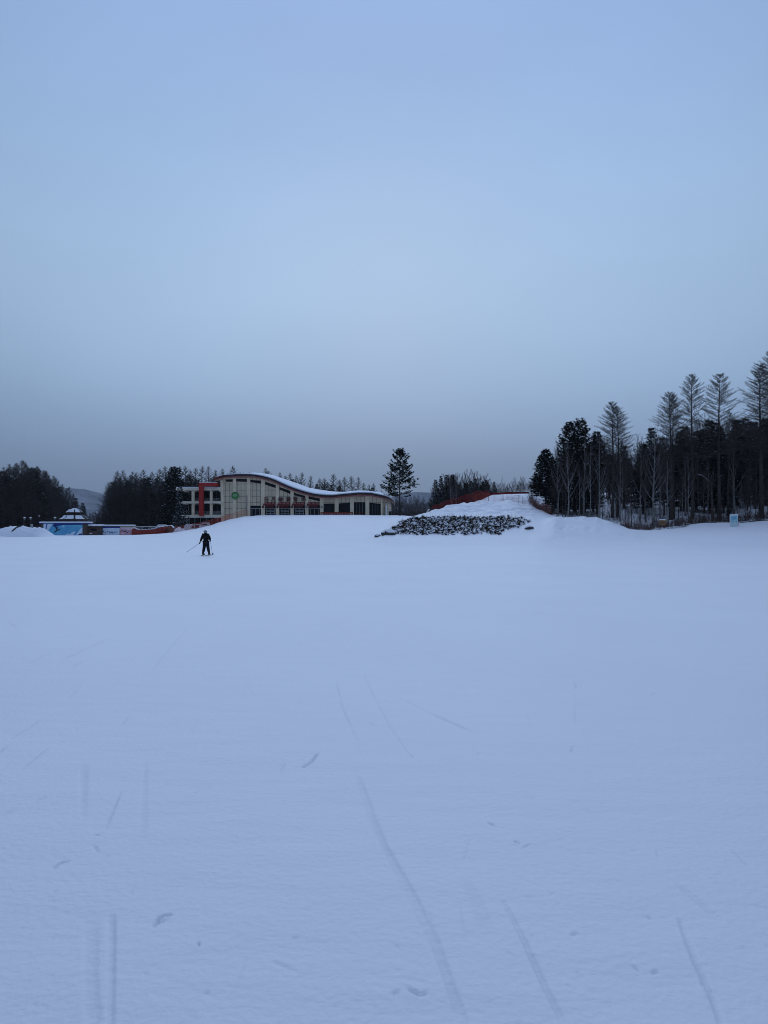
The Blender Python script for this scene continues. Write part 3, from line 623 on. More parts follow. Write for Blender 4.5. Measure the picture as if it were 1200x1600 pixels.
# --- middle clump and far thin wood
mid = [('spruce_tree', SPRUCE[0], 689, 742, 1.1), ('spruce_tree', SPRUCE[2], 698, 740, 1.1), ('bare_tree', TWIGGY[0], 704, 742, 1.0), ('pine_tree', PINE[0], 707, 740, 1.0), ('bare_tree', TWIGGY[1], 716, 741, 1.2), ('bare_tree', TWIGGY[2], 727, 735, 1.2),
       ('bare_tree', TWIGGY[0], 735, 733, 1.2), ('bare_tree', TWIGGY[1], 745, 738, 1.2), ('spruce_tree', SPRUCE[1], 742, 746, 1.2), ('bare_tree', TWIGGY[2], 752, 742, 1.2), ('pine_tree', PINE[1], 760, 749, 1.25), ('spruce_tree', SPRUCE[2], 681, 748, 1.1),
       ('spruce_tree', SPRUCE[0], 712, 752, 1.3), ('spruce_tree', SPRUCE[1], 728, 754, 1.3), ('spruce_tree', SPRUCE[0], 752, 757, 1.3), ('bare_tree', TWIGGY[1], 768, 754, 1.2)] + [('bare_tree', TWIGGY[i % 3], 694+i*7.5, 740+(i*5) % 9, 1.5) for i in range(10)] + [('spruce_tree', SPRUCE[i % 3], 718+i*9, 756-(i*3) % 7, 1.5) for i in range(7)]
nm = {'spruce_tree': ('dark spruce in the clump of trees behind the fenced mound', 'spruces in the clump behind the mound'), 'bare_tree': ('bare twiggy tree in the clump behind the fenced mound', 'bare trees in the clump behind the mound'),
      'pine_tree': ('dark round topped pine in the clump behind the fenced mound', 'pines in the clump behind the mound')}
for k, var, u, v, w in mid: plant(k, var, u, rnd.uniform(168, 182), v, nm[k][0], nm[k][1], w)
plant('birch_tree', BIRCH[1], 704.5, 160, 745, 'pale stemmed birch in front of the middle clump, left of two', None, .8)
plant('birch_tree', BIRCH[3], 712, 161, 744, 'pale stemmed birch in front of the middle clump, right of two', None, .8)
for i in range(30):
    u = 772 + 66*((i*.6180339) % 1); vt = np.interp(u, [770, 795, 840], [754, 748, 744]) + rnd.uniform(-3, 12)
    plant('bare_tree', ch(TWIGGY+BIRCH[:2]), u, rnd.uniform(215, 270), vt, 'thin grey bare tree between the middle clump and the right wood', 'thin grey trees above the fenced bank', rnd.uniform(.8, 1.2))
for i in range(64):
    u = 598 + 90*((i*.6180339) % 1); vt = np.interp(u, [598, 640, 690], [774, 778, 776]) + rnd.uniform(-5, 14) - (8 if i % 9 == 0 else 0)
    plant('bare_tree', ch(TWIGGY), u, rnd.uniform(215, 300), vt, 'thin bare tree in the low far wood behind the lone pine', 'thin trees in the far wood behind the lone pine', rnd.uniform(.8, 1.3))

# ------------------------------------------------------------------ undergrowth and brush (uncountable)
def brush(name, n, region, hgt, mats, label, seed, spread=.35, r=.012, stems=4):
    q = random.Random(seed); b = MB()
    for i in range(n):
        x, y = region(q)
        z0 = gz(x, y); h = hgt(q); mi = q.randrange(len(mats))
        for k in range(stems):
            d = Vector((q.gauss(0, spread), q.gauss(0, spread), 1)).normalized()*h*q.uniform(.5, 1.1); p = Vector((x+q.gauss(0, .12), y+q.gauss(0, .12), z0-.1)); e = p+d
            b.twig(p, e, r, mi)
            for j in range(2): m_ = p.lerp(e, q.uniform(.35, .8)); b.twig(m_, m_ + Vector((q.gauss(0, .3), q.gauss(0, .3), q.uniform(.1, .5)))*h*.5, r*.7, mi)
    tag(b.build(name, mats), label, 'undergrowth', kind='stuff')
def reg_edge(q):
    u = q.uniform(972, 1330); base = np.interp(u, [972, 990, 1010, 1050, 1100, 1150, 1200, 1330], [95, 93, 92, 98, 102.5, 108, 108, 108]); y = base + abs(q.gauss(0, 3.6)) + 1.6*math.sin(u*.13)**2; return Xu(u, y), y
brush('edge_brush', 1350, reg_edge, lambda q: q.uniform(.25, 1.7), [M['brush'], M['brush_red'], M['twig']], 'brown and reddish brush along the front edge of the right wood', 5, .3, .016, 4)
def reg_wood(q):
    u = q.uniform(880, 1330); y = q.uniform(104, 165); return Xu(u, y), y
brush('wood_undergrowth', 4200, reg_wood, lambda q: q.uniform(.5, 2.0), [M['twig'], M['larch_far']], 'thin grey stems poking from the snow under the trees', 6, .16, .014, 3)
def reg_tuft(q):
    u = q.uniform(975, 1075); y = np.interp(u, [975, 1010, 1075], [89, 90.5, 97]) + q.uniform(-1.5, 1.5); return Xu(u, y), y
brush('dry_grass', 120, reg_tuft, lambda q: q.uniform(.2, .5), [M['brush']], 'dry grass tufts sticking out of the snow before the wood', 8, .3, .012, 5)
def reg_bank(q):
    u = q.uniform(826, 862); y = np.interp(u, [826, 862], [128, 112])+q.uniform(-3, 3); return Xu(u, y), y
brush('bank_brush', 230, reg_bank, lambda q: q.uniform(.5, 1.9), [M['brush'], M['twig']], 'brown brush on the bank behind the pink net fence', 9, .45, .016, 5)
def reg_far(q):
    u = q.uniform(596, 690); y = q.uniform(195, 215); return Xu(u, y), y
brush('far_brush', 900, reg_far, lambda q: q.uniform(.8, 3.4), [M['twig']], 'low grey brush in front of the far wood behind the lone pine', 10, .25, .02, 4)

# snow covered planting bed on the bank
def bed():
    q = random.Random(21); b = MB(); n = 0
    while n < 1600:
        u = q.uniform(600, 828); y = q.uniform(81.5, 95.5)
        lo = np.interp(u, [600, 625, 700, 780, 800, 828], [83.5, 81.8, 81.8, 82.2, 86, 90]) + .7*math.sin(u*.16) + .5*math.sin(u*.43+1); hi = np.interp(u, [600, 625, 640, 828], [85, 92.5, 95.5, 94.5])
        if not lo < y < hi: continue
        if q.random() < (np.interp(u, [600, 640, 790, 828], [.35, .0, .1, .6]) + (0.45 if min(y-lo, hi-y) < 1.5 else 0) + .25*math.sin(u*.21)*math.sin(y*1.3)): continue
        n += 1; x = Xu(u, y); z0 = gz(x, y); s = q.uniform(.07, .20) if q.random() < .88 else q.uniform(.2, .36); c = Vector((x, y, z0+s*.25)); mi = q.choice([0, 0, 0, 1, 2])
        for k in range(9):
            p0 = c + Vector((q.gauss(0, s*.4), q.gauss(0, s*.3), -s*.3)); b.twig(p0, p0 + Vector((q.gauss(0, .1), q.gauss(0, .1), s*q.uniform(.9, 2.2))), .016, 2)
        for k in range(16):
            d = v3(q.uniform(0, 6.3), q.uniform(.2, 1.5), s*q.uniform(.7, 1.5)); w = d.cross(Vector((q.uniform(-1, 1), q.uniform(-1, 1), 1))).normalized()*s*.17
            b.add([c, c + d*.5 + w, c + d, c + d*.5 - w], [(0, 1, 2, 3)], mi)
        for _ in range(q.choice([0, 1, 1, 2, 2])):
            h = s*q.uniform(.3, .8); b.blob(c + Vector((q.uniform(-.3, .3), q.uniform(-.25, .15), s*q.uniform(-.2, .6))), h, h, h*.8, mi=3, seg=7, rings=3, jit=.25, seed=n, half=True)
    for i in range(60):
        u = q.uniform(640, 820); y = 94.5+q.uniform(-1, 1); x = Xu(u, y); p = Vector((x, y, gz(x, y)))
        b.twig(p, p + Vector((q.gauss(0, .1), q.gauss(0, .1), q.uniform(.3, .8))), .015, 2)
    tag(b.build('low_shrubs', [mat('bed_dark_leaf', (.024, .027, .020), .9, .4, 3), mat('bed_leaf', (.10, .10, .08), .9, .4, 3), M['brush'], M['snow']]), 'bed of small dark shrubs half buried in snow on the mound front', 'shrubs', kind='stuff')
bed()
def stone(u, Y, s, label, sn=True):
    x = Xu(u, Y); z0 = gz(x, Y); o = empty('stone', (x, Y, z0), label, 'stone'); b = MB(); b.blob((0, 0, s*.15), s*1.3, s, s*.7, seg=9, rings=6, jit=.14, seed=int(u)); b.build('rock', M['rock'], o)
    if sn: b = MB(); b.blob((0, .05, s*.38), s*1.25, s*.95, s*.62, seg=10, rings=4, jit=.06, seed=int(u)+1, half=True); b.build('snow_cover', M['snow'], o, True)
stone(590.5, 83, .32, 'small dark stone at the far left tip of the shrub bed'); stone(607, 81.5, .62, 'rounded snow capped stone at the left end of the shrub bed'); stone(827, 86, .42, 'dark stone alone on the snow right of the shrub bed')

# ------------------------------------------------------------------ main building
BY = 180.0
def fx(u): return Xu(u, BY)
def fz(v): return Zv(v, BY)
bld = empty('ski_lodge', (0, BY, 5.9), 'long cream ski lodge with a wave shaped snowy roof and red trim', 'building')
OFF = Vector((0, BY, 5.9))
def bb(b, name, mats, parent=None, smooth=False, fix=True):
    b.v = [(p[0]-OFF.x, p[1]-OFF.y, p[2]-OFF.z) for p in b.v]
    return b.build(name, mats, parent or bld, smooth, fix)
wt_u = [337, 345, 350, 370, 390, 405, 420, 430, 445, 460, 475, 490, 505, 520, 530, 545, 561, 579, 590, 596, 607, 613]      # underside of dark band
wt_v = [750.5, 748, 746.5, 745, 745, 746.5, 750, 753.5, 760.5, 766, 771, 775, 777.2, 777.4, 776.6, 775, 773.6, 774, 775.5, 777.3, 781, 787]
def wtop(u): return float(np.interp(u, wt_u, wt_v)) - 0.2
def mb_quad(b, u0, u1, vt0, vt1, vb0, vb1, y0, y1, mi=0): b.prism([(fx(u0), fz(vb0)), (fx(u1), fz(vb1)), (fx(u1), fz(vt1)), (fx(u0), fz(vt0))], y0, y1, mi)
wall = MB(); D0, D1 = BY, BY+.5
# bays: u0,u1, clerestory (top0,top1,bot0,bot1) or None, opening top rows (or None)
bays = [(346, 353, None, None), (353, 364, (749, 748.6, 752.8, 752.8), None), (364, 369, None, None), (369, 386, (748.2, 748.6, 752.5, 752.9), None), (386, 391, None, None),
 (391, 408, (749.6, 751, 753.5, 755.8), (790, 790)), (408, 414, None, None), (414, 431, (752.6, 758.2, 757, 762.8), (789, 789)), (431, 436.3, None, None), (436.3, 454, (760.6, 767.4, 764.8, 772), (789, 789)),
 (454, 459, None, None), (459, 477, (769.8, 775, 773.6, 778.6), (789, 789)), (477, 482, None, None), (482, 500, (775.6, 778.8, 779.4, 783.4), (789, 789)), (500, 505.5, None, None),
 (505.5, 523, None, (786.8, 786.6)), (523, 529, None, None), (529, 547, None, (786.6, 785.2)), (547, 553, None, None), (553, 571, None, (784.6, 784.6)), (571, 577, None, None), (577, 595, None, (785.2, 787.2)), (595, 597.5, None, None)]
BOT = 822
def seam(u): return wtop(u)
for (a, c, cl, op) in bays:
    us = np.linspace(a, c, max(2, int((c-a)/3)+1))
    for k in range(len(us)-1):
        u0, u1 = us[k], us[k+1]; f0, f1 = (u0-a)/(c-a), (u1-a)/(c-a)
        lo = (BOT, BOT) if not op else (op[0]+(op[1]-op[0])*f0, op[0]+(op[1]-op[0])*f1)
        hi = (seam(u0), seam(u1))
        if cl:
            ct = (cl[0]+(cl[1]-cl[0])*f0, cl[0]+(cl[1]-cl[0])*f1); cb = (cl[2]+(cl[3]-cl[2])*f0, cl[2]+(cl[3]-cl[2])*f1)
            mb_quad(wall, u0, u1, cb[0], cb[1], lo[0], lo[1], D0, D1); mb_quad(wall, u0, u1, hi[0], hi[1], ct[0], ct[1], D0, D1)
        else: mb_quad(wall, u0, u1, hi[0], hi[1], lo[0], lo[1], D0, D1)
# tapering left end, side and back walls, rounded right end
endp = [(fx(597.5), BY), (-.1, 180.6), (.7, 181.8), (1.5, 184), (1.9, 187), (2.0, 196)]
for (xa, ya), (xb, yb) in zip(endp[:-1], endp[1:]):
    zt = fz(776.5); wall.add([(xa, ya, 3), (xb, yb, 3), (xb, yb, zt-.2), (xa, ya, zt), (xa-.4, ya+.3, 3), (xb-.4, yb+.3, 3), (xb-.4, yb+.3, zt-.2), (xa-.4, ya+.3, zt)], [(0,1,2,3),(5,4,7,6),(3,2,6,7),(0,3,7,4),(1,5,6,2)])
wall.box(fx(346)+.02, fx(346)+.4, BY+.5, 197, 3, fz(750)); wall.box(fx(350), 2, 196.6, 197, 3, fz(779))
wl = bb(wall, 'wall', M['clad'])
pil = [(364, 369), (386, 391), (408, 414), (431, 436.3), (454, 459), (477, 482), (500, 505.5), (523, 529), (547, 553), (571, 577), (595, 597.4)]
for a, c in pil:
    b = MB(); b.prism([(fx(a), fz(BOT)), (fx(c), fz(BOT)), (fx(c), fz(wtop(c)+.6)), (fx(a), fz(wtop(a)+.6))], BY-.22, BY-.003); bb(b, 'pilaster', M['cream_plain'])
b = MB(); b.prism([(fx(350.5), fz(BOT)), (fx(346.2), fz(BOT)), (fx(344.6), fz(750)), (fx(349), fz(750))][::-1], BY-.25, BY+.6); bb(b, 'corner_pier', M['cream_plain'])
for (a, c, cl, op) in bays:
    if cl: b = MB(); b.prism([(fx(a), fz(cl[2])), (fx(c), fz(cl[3])), (fx(c), fz(cl[1])), (fx(a), fz(cl[0]))], BY+.25, BY+.33); bb(b, 'clerestory_window', M['glass'])
# dark core so the glazing has an interior behind it
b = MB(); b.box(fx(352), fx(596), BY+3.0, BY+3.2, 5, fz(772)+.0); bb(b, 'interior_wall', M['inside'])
# glazed bays and doors
for i, (a, c, cl, op) in enumerate(bays):
    if not op: continue
    g = MB(); g.prism([(fx(a), fz(BOT)), (fx(c), fz(BOT)), (fx(c), fz(op[1])), (fx(a), fz(op[0]))], BY+.30, BY+.36); w = bb(g, 'glazing', M['glass'])
    fr = MB(); x0, x1 = fx(a)+.02, fx(c)-.02; zb = 5.5
    if a < 500:
        fr.box(x0, x1, BY+.20, BY+.28, fz(794.8), fz(794.0))
        xm = (x0+x1)/2; ws = .95
        for k, xx in enumerate([xm-ws, xm, xm+ws]): fr.box(xx-.045, xx+.045, BY+.20, BY+.28, zb, fz(795))
        if 410 < a < 478:
            for vv in (797.2, 799.4, 802.6): fr.box(xm-ws, xm+ws, BY+.205, BY+.275, fz(vv)-.05, fz(vv)+.05)
    else:
        for k in range(1, 4): xx = x0+(x1-x0)*k/4; fr.box(xx-.03, xx+.03, BY+.20, BY+.28, zb, fz(max(op)+1))
    if a < 500 or a > 550: bb(fr, 'door_frame' if a < 500 else 'window_frame', M['frame'] if a < 500 else M['steel'], w)
# red rail inside the third large opening
b = MB(); b.box(fx(554), fx(570), BY+.12, BY+.16, fz(800.2), fz(799.8))
for k in range(6): xx = fx(555)+k*(fx(569)-fx(555))/5; b.box(xx-.04, xx+.04, BY+.12, BY+.16, 5.6, fz(800))
bb(b, 'railing', M['darkred'])
# red canopies over the doors with scalloped valances and hanging signs
for a, c in [(412, 432.5), (434, 455.5), (457, 478.5), (480, 501)]:
    b = MB(); x0, x1 = fx(a), fx(c)-.25
    b.add([(x0+.3, BY-.26, fz(784.6)), (x1, BY-.26, fz(784.6)), (x1, BY-1.1, fz(788.6)), (x0, BY-1.1, fz(788.6)), (x0+.3, BY-.26, fz(785.4)), (x1, BY-.26, fz(785.4)), (x1, BY-1.1, fz(789.4)), (x0, BY-1.1, fz(789.4))],
          [(0,3,2,1),(4,5,6,7),(0,1,5,4),(1,2,6,5),(2,3,7,6),(3,0,4,7)])
    cn = bb(b, 'canopy', M['darkred'])
    for k in range(3):
        xa = x0+.28+(x1-x0-.2)*k/3; w_ = (x1-x0)/3*.62; s = MB()
        zt, zb_ = fz(785.7), fz(787.6); s.add([(xa+.1, BY-.58, zt), (xa+w_, BY-.58, zt), (xa+w_, BY-.92, zb_), (xa, BY-.92, zb_), (xa+.1, BY-.55, zt+.06), (xa+w_, BY-.55, zt+.06), (xa+w_, BY-.94, zb_+.09), (xa, BY-.94, zb_+.09)], [(0,1,2,3),(7,6,5,4),(0,4,5,1),(1,5,6,2),(2,6,7,3),(3,7,4,0)])
        bb(s, 'canopy_panel', M['pink'], cn)
    v = MB(); n = 7; ww = (x1-x0)/n
    for k in range(n): v.add([(x0+k*ww, BY-1.11, fz(789.3)), (x0+(k+1)*ww, BY-1.11, fz(789.3)), (x0+(k+.8)*ww, BY-1.12, fz(790.6)), (x0+(k+.5)*ww, BY-1.12, fz(791.2)), (x0+(k+.2)*ww, BY-1.12, fz(790.6))], [(0,1,2,3,4)])
    bb(v, 'valance', M['darkred'], cn)
    s = MB(); s.box(x0+.55, x1-.5, BY-.35, BY-.27, fz(793.2), fz(790.4)); bb(s, 'sign_board', M['darkred'])
for u in (411, 433.7, 456.5, 479.5, 502.7):
    b = MB(); b.box(fx(u-1.6), fx(u+1.6), BY-.30, BY-.225, fz(793.8), fz(790.8)); bb(b, 'wall_plaque', M['darkred'] if u < 470 else M['steel'])
b = MB(); b.tube([(fx(386), BY-.32, fz(774)), (fx(386), BY-.32, fz(805))], .10, 6); bb(b, 'downpipe', M['steel'])

# lettering
def glyph(txt, size, thick, x, y, zc, m, name, parent, off=OFF, bold=0.0):
    c = bpy.data.curves.new('txt', 'FONT'); c.body = txt; c.size = size; c.extrude = thick/2; c.align_x = 'CENTER'; c.align_y = 'CENTER'; c.offset = bold; c.resolution_u = 3
    t = bpy.data.objects.new('tmp', c); COL.objects.link(t); dg = bpy.context.evaluated_depsgraph_get(); dg.update()
    me = bpy.data.meshes.new_from_object(t.evaluated_get(dg)); bpy.data.objects.remove(t); bpy.data.curves.remove(c)
    me.materials.clear(); me.materials.append(m); me.name = name
    return link(name, me, parent, (x-off.x, y-off.y, zc-off.z), (R(90), 0, 0))
for t, u in zip('日月峡滑雪场', (416.3, 427.6, 438.9, 450.6, 461.7, 474.2)):
    glyph(t, 1.22, .12, fx(u), BY-.32, fz(780.8), M['letter'], 'sign_character', bld, bold=.018)

# round emblem
def disc(b, cx, cz, r, y0, y1, n=28, mi=0): b.prism([(cx+r*math.cos(2*math.pi*k/n), cz+r*math.sin(2*math.pi*k/n)) for k in range(n)], y0, y1, mi)
lx, lz = fx(367.6), fz(774.0)
b = MB(); disc(b, lx, lz, .86, BY-.36, BY-.24); em = bb(b, 'emblem', M['green'])
b = MB(); disc(b, lx, lz-.02, .74, BY-.375, BY-.362); bb(b, 'emblem_disc', M['green'], em)
b = MB(); b.prism([(lx-.6, lz-.02), (lx-.25, lz+.30), (lx-.05, lz+.22), (lx+.12, lz+.48), (lx+.38, lz+.15), (lx+.62, lz+.08), (lx+.55, lz-.12), (lx+.1, lz-.05), (lx-.2, lz-.16)], BY-.395, BY-.378); bb(b, 'emblem_mountain', M['green_pale'], em)
b = MB(); b.prism([(lx-.5, lz-.32), (lx-.1, lz-.25), (lx+.3, lz-.34), (lx+.52, lz-.25), (lx+.3, lz-.48), (lx-.15, lz-.42)], BY-.395, BY-.378); bb(b, 'emblem_wave', M['green_pale'], em)
b = MB(); n = 30
for k in range(n):
    a0, a1 = math.pi*(1.0+k/n*1.12), math.pi*(1.0+(k+1)/n*1.12)
    b.prism([(lx+.92*math.cos(a0), lz+.92*math.sin(a0)), (lx+1.06*math.cos(a0), lz+1.06*math.sin(a0)), (lx+1.06*math.cos(a1), lz+1.06*math.sin(a1)), (lx+.92*math.cos(a1), lz+.92*math.sin(a1))], BY-.30, BY-.24)
bb(b, 'emblem_ring', M['green_pale'], em)

# wave roof: front edge and higher back edge, each its own profile
Y0r, Y1r = BY-1.3, 196.5
ru = [335, 340, 345, 350, 360, 370, 380, 390, 400, 410, 420, 430, 440, 450, 460, 470, 480, 490, 500, 510, 520, 530, 540, 550, 560, 570, 580, 590, 597]
ft_v = lambda u: float(np.interp(u, [335, 345, 350, 370, 390, 405, 420, 430, 445, 460, 475, 490, 505, 520, 526, 544, 561, 579, 596, 607], [746.5, 743.6, 742.4, 740.9, 740.9, 742.6, 746.4, 750.0, 757.2, 763, 768, 771.6, 773.6, 773.8, 773, 771.4, 769.8, 770.2, 773.6, 777.6]))
bk_v = lambda u: float(np.interp(u, [320, 337, 350, 370, 390, 400, 415, 430, 447, 465, 482, 500, 517, 535, 552, 570, 596, 607, 613], [751, 748, 744, 741.3, 740, 739.9, 741.2, 744.8, 750.6, 756.8, 763.2, 766.6, 769, 770.2, 768.1, 767.6, 770.8, 775, 779]))
def roof_rows():
    rows = []
    for u in ru:
        x = Xu(u, Y0r); zf = Zv(ft_v(u), Y0r); ub = 600+F*x/Y1r; zb = Zv(bk_v(ub), Y1r); rows.append((x, Y0r, zf, zb, Y1r))
    # rounded right end: the front edge swings back
    for (x, y, v) in [(.35, 179.2, 775), (1.2, 180.4, 777), (1.95, 182.3, 779.5), (2.5, 185.0, 782), (2.8, 188.5, 785)]:
        rows.append((x, y, Zv(v, y), Zv(min(784, v+2.5), Y1r), Y1r))
    return rows
rows = roof_rows()
def roof_layer(t0, t1, inset=0, ys=0.0, crown=0.0):
    b = MB(); n = len(rows); K = 6
    for (x, y, zf, zb, yb) in rows:
        for k in range(K+1):
            f = k/K; yy = y+ys+(yb-y-ys)*f; zz = zf+(zb-zf)*f + crown*math.sin(math.pi*f)*.0
            b.v += [(x, yy, zz+t1), (x, yy, zz+t0)]
    s = 2*(K+1)
    for i in range(n-1):
        for k in range(K):
            a = i*s+2*k; c = (i+1)*s+2*k
            b.f += [(a, c, c+2, a+2), (a+1, a+3, c+3, c+1)]; b.m += [0, 0]
        a = i*s; c = (i+1)*s; b.f += [(a, a+1, c+1, c), (a+2*K, c+2*K, c+2*K+1, a+2*K+1)]; b.m += [0, 0]
    for a, fl in ((0, 0), ((n-1)*s, 1)):
        for k in range(K): q_ = (a+2*k, a+2*k+2, a+2*k+3, a+2*k+1); b.f.append(q_); b.m.append(0)
    return b
rf = bb(roof_layer(-.42, 0.0), 'roof', M['eave_dark'])
sn = roof_layer(.004, .24, ys=.35); snb = bb(sn, 'snow_cover', M['snow'], rf, True)
fa = MB()
for r0_, r1_ in zip(rows[:-1], rows[1:]):
    (x0, y0, z0_, _, _), (x1, y1, z1_, _, _) = r0_, r1_; d0, d1 = .22, .22
    fa.add([(x0, y0+d0, z0_-.78), (x1, y1+d1, z1_-.78), (x1, y1+d1, z1_-.425), (x0, y0+d0, z0_-.425), (x0, y0+d0+.25, z0_-.78), (x1, y1+d1+.25, z1_-.78), (x1, y1+d1+.25, z1_-.425), (x0, y0+d0+.25, z0_-.425)], [(0,1,2,3),(5,4,7,6),(0,4,5,1)])
bb(fa, 'fascia', M['pink'], rf)
so = MB()
for r0_, r1_ in zip(rows[:-1], rows[1:]):
    (x0, y0, z0_, _, _), (x1, y1, z1_, _, _) = r0_, r1_
    so.add([(x0, y0+.5, z0_-.74), (x1, y1+.5, z1_-.74), (x1, min(y1+1.4, 190), z1_-.76), (x0, min(y0+1.4, 190), z0_-.76)], [(0, 3, 2, 1)])
bb(so, 'soffit', M['cream_plain'], rf, fix=False)
rl = MB(); rl.prism([(fx(335.5), Zv(746.8, Y0r)-.05), (fx(337.5), Zv(745.8, Y0r)-.02), (fx(352), Zv(741.8, Y0r)), (fx(352), Zv(743, Y0r)), (fx(337), Zv(749.5, Y0r)), (fx(335.3), Zv(748.6, Y0r))], Y0r-.16, Y0r-.02); bb(rl, 'eave_tip', M['darkred'], rf)
# roof vents lying in the snow
for u, v in ((431, 748.5), (438, 750.5)):
    y = 188; b = MB(); p = P(u, v, y); b.box(p.x-.55, p.x+.55, y-.2, y+.3, p.z-1.0, p.z-.02); bb(b, 'roof_vent', M['steel'], rf)
# white pier and dark bin at the right end
b = MB(); b.box(fx(602.4), fx(605), BY+.3, BY+1.2, 5, fz(789)); bb(b, 'end_pier', M['white'])
p = P(609.5, 805, 177); b = MB(); z0 = gz(p.x, 177)
bn = empty('litter_bin', (p.x, 177, z0), 'dark bin standing at the right end of the lodge', 'bin')
b = MB(); b.tube([(0, 0, -.1), (0, 0, .9)], [.30, .36], 10); b.build('bin_body', M['inside'], bn); b = MB(); b.tube([(0, 0, .9), (0, 0, 1.05), (0, 0, 1.15)], [.39, .36, .1], 10); b.build('lid', M['steel'], bn)

# annex with balconies and the red frame
AY = BY
def slab(v0, v1, u0, u1, y0=AY-.4, y1=AY+9, name='floor_slab', m='white_slab'):
    b = MB(); b.box(fx(u0), fx(u1), y0, y1, fz(v1), fz(v0)); return bb(b, name, M[m])
slab(762.2, 766.2, 275.5, 345.8, name='roof_slab'); slab(783.4, 786.6, 280.5, 346.8); slab(804.6, 808.8, 283.5, 347.5)
b = MB(); b.box(fx(276), fx(345.4), AY-.35, AY+8.9, fz(762.2)+.003, fz(760.9)); o = bb(b, 'snow_cover', M['snow']); bevel(o, .08)
b = MB(); b.box(fx(284), fx(345.5), AY-.3, AY-.22, fz(807.5), fz(807)); bb(b, 'slab_trim', M['steel'])
b = MB(); b.box(fx(297), fx(345.9), AY+2.6, AY+2.9, 3, fz(766.2)-.004); bb(b, 'annex_wall', M['cream_plain'])
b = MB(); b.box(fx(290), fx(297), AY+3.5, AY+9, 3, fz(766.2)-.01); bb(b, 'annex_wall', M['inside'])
for (v0, v1) in ((767.5, 782), (787.5, 803)):
    for (a, c) in ((304.3, 327.8), (332.2, 345.6)) if v0 < 780 else ((291, 298.5), (304.3, 327.8), (332.2, 346.4)):
        b = MB(); yy = AY+2.4; b.box(Xu(a, yy), Xu(c, yy), yy, yy+.19, Zv(v1, yy), Zv(v0, yy)); w = bb(b, 'window', M['glass'])
        b = MB(); xm = (Xu(a, yy)+Xu(c, yy))/2; b.box(xm-.05, xm+.05, yy-.05, yy-.004, Zv(v1, yy), Zv(v0, yy)); b.box(Xu(a, yy), Xu(c, yy), yy-.05, yy-.004, Zv(v0+4, yy)-.04, Zv(v0+4, yy)+.04) if v0 < 0 else None; bb(b, 'mullion', M['steel'], w)
    for (a, c) in ((299.5, 304), (328, 332)):
        b = MB(); b.box(fx(a), fx(c), AY-.1, AY+.5, fz(v1+1.6), fz(v0-1.2)); bb(b, 'column', M['cream_plain'])
    for a in (288, 303, 329, 342): b = MB(); b.box(fx(a), fx(a+3), AY-.2, AY+2.3, fz(v0+.4), fz(v0-1.3)+.0); bb(b, 'beam_end', M['white_slab'])
    b = MB()
    for k in range(3): b.box(fx(306), fx(345.8), AY-.02, AY+.03, fz(v1-.6-k*1.5)-.03, fz(v1-.6-k*1.5)+.03)
    for k in range(12): xx = fx(306)+k*(fx(345.5)-fx(306))/11; b.box(xx-.025, xx+.025, AY-.025, AY+.035, fz(v1+1.5), fz(v1-3.8))
    bb(b, 'balcony_railing', M['steel'])
b = MB(); b.box(fx(290), fx(346), AY+2, AY+2.2, 1.2, fz(808.8)-.004); bb(b, 'ground_floor_glazing', M['glass'])
for a in (292, 301, 310, 319, 328, 337): b = MB(); b.box(fx(a), fx(a+.9), AY+1.85, AY+1.98, 1.2, fz(809)-.02); bb(b, 'window_post', M['steel'])
b = MB(); b.box(fx(312.6), fx(319.6), AY-1.3, AY-.42, fz(806), fz(754.6)); b.box(fx(319.6), fx(341), AY-1.3, AY-.42, fz(760.2), fz(754.6)); b.box(fx(334), fx(341), AY-.42, AY+6, fz(760.3), fz(754.8)); fr = bb(b, 'red_frame', M['red'])
b = MB(); b.box(fx(312.8), fx(340.6), AY-1.25, AY-.45, fz(754.6)+.003, fz(753.7)); bb(b, 'snow_cover', M['snow'], fr)

# banner on two posts before the lodge
def banner():
    Yb = 176.0; x0, x1 = Xu(500.8, Yb), Xu(551.2, Yb); zc = Zv(803, Yb); base = gz((x0+x1)/2, Yb)
    o = empty('banner', ((x0+x1)/2, Yb, base), 'long dark red cloth banner with white characters before the lodge', 'banner'); of = Vector(((x0+x1)/2, Yb, base)); w = x1-x0
    b = MB(); n = 24
    for k in range(n+1):
        x = -w/2+w*k/n; y = .03*math.sin(k*1.1); b.v += [(x, y, Zv(806.2, Yb)-base+.03*math.sin(k*.8)), (x, y, Zv(800.2, Yb)-base)]
    for k in range(n): b.f.append((2*k, 2*k+2, 2*k+3, 2*k+1)); b.m.append(0)
    c = b.build('cloth', mat('banner_red', (.17, .012, .014), .8, .15, 2), o); s = c.modifiers.new('s', 'SOLIDIFY'); s.thickness = .02
    for x in (-w/2, 0, w/2): b = MB(); b.tube([(x, .08, -.3), (x, .08, Zv(799.8, Yb)-base)], .035, 6); b.build('post', M['steel'], o)
    q = random.Random(2); wm = mat('banner_white', (.50, .44, .36), .7)
    for i, u in enumerate([503.4]+[506.2, 508.9, 511.6, 515, 517.8, 520.5, 523.2, 527, 529.6, 532.4, 535.2, 539.6, 542.6, 545.6]+[548.4]):
        x = Xu(u, Yb)-of.x; zc2 = Zv(803.1, Yb)-base; b = MB()
        if i in (0, 15): disc(b, x, zc2, .17, -.10, -.05)
        else:
            for k in range(3): zz = zc2+(-.1+.1*k); b.box(x-.13+q.uniform(0, .06), x+.13-q.uniform(0, .06), -.085, -.055, zz-.017, zz+.017)
            xx = x+q.uniform(-.06, .06); b.box(xx-.02, xx+.02, -.10, -.0865, zc2-.16, zc2+.14)
        b.build('banner_character', wm, o)
banner()

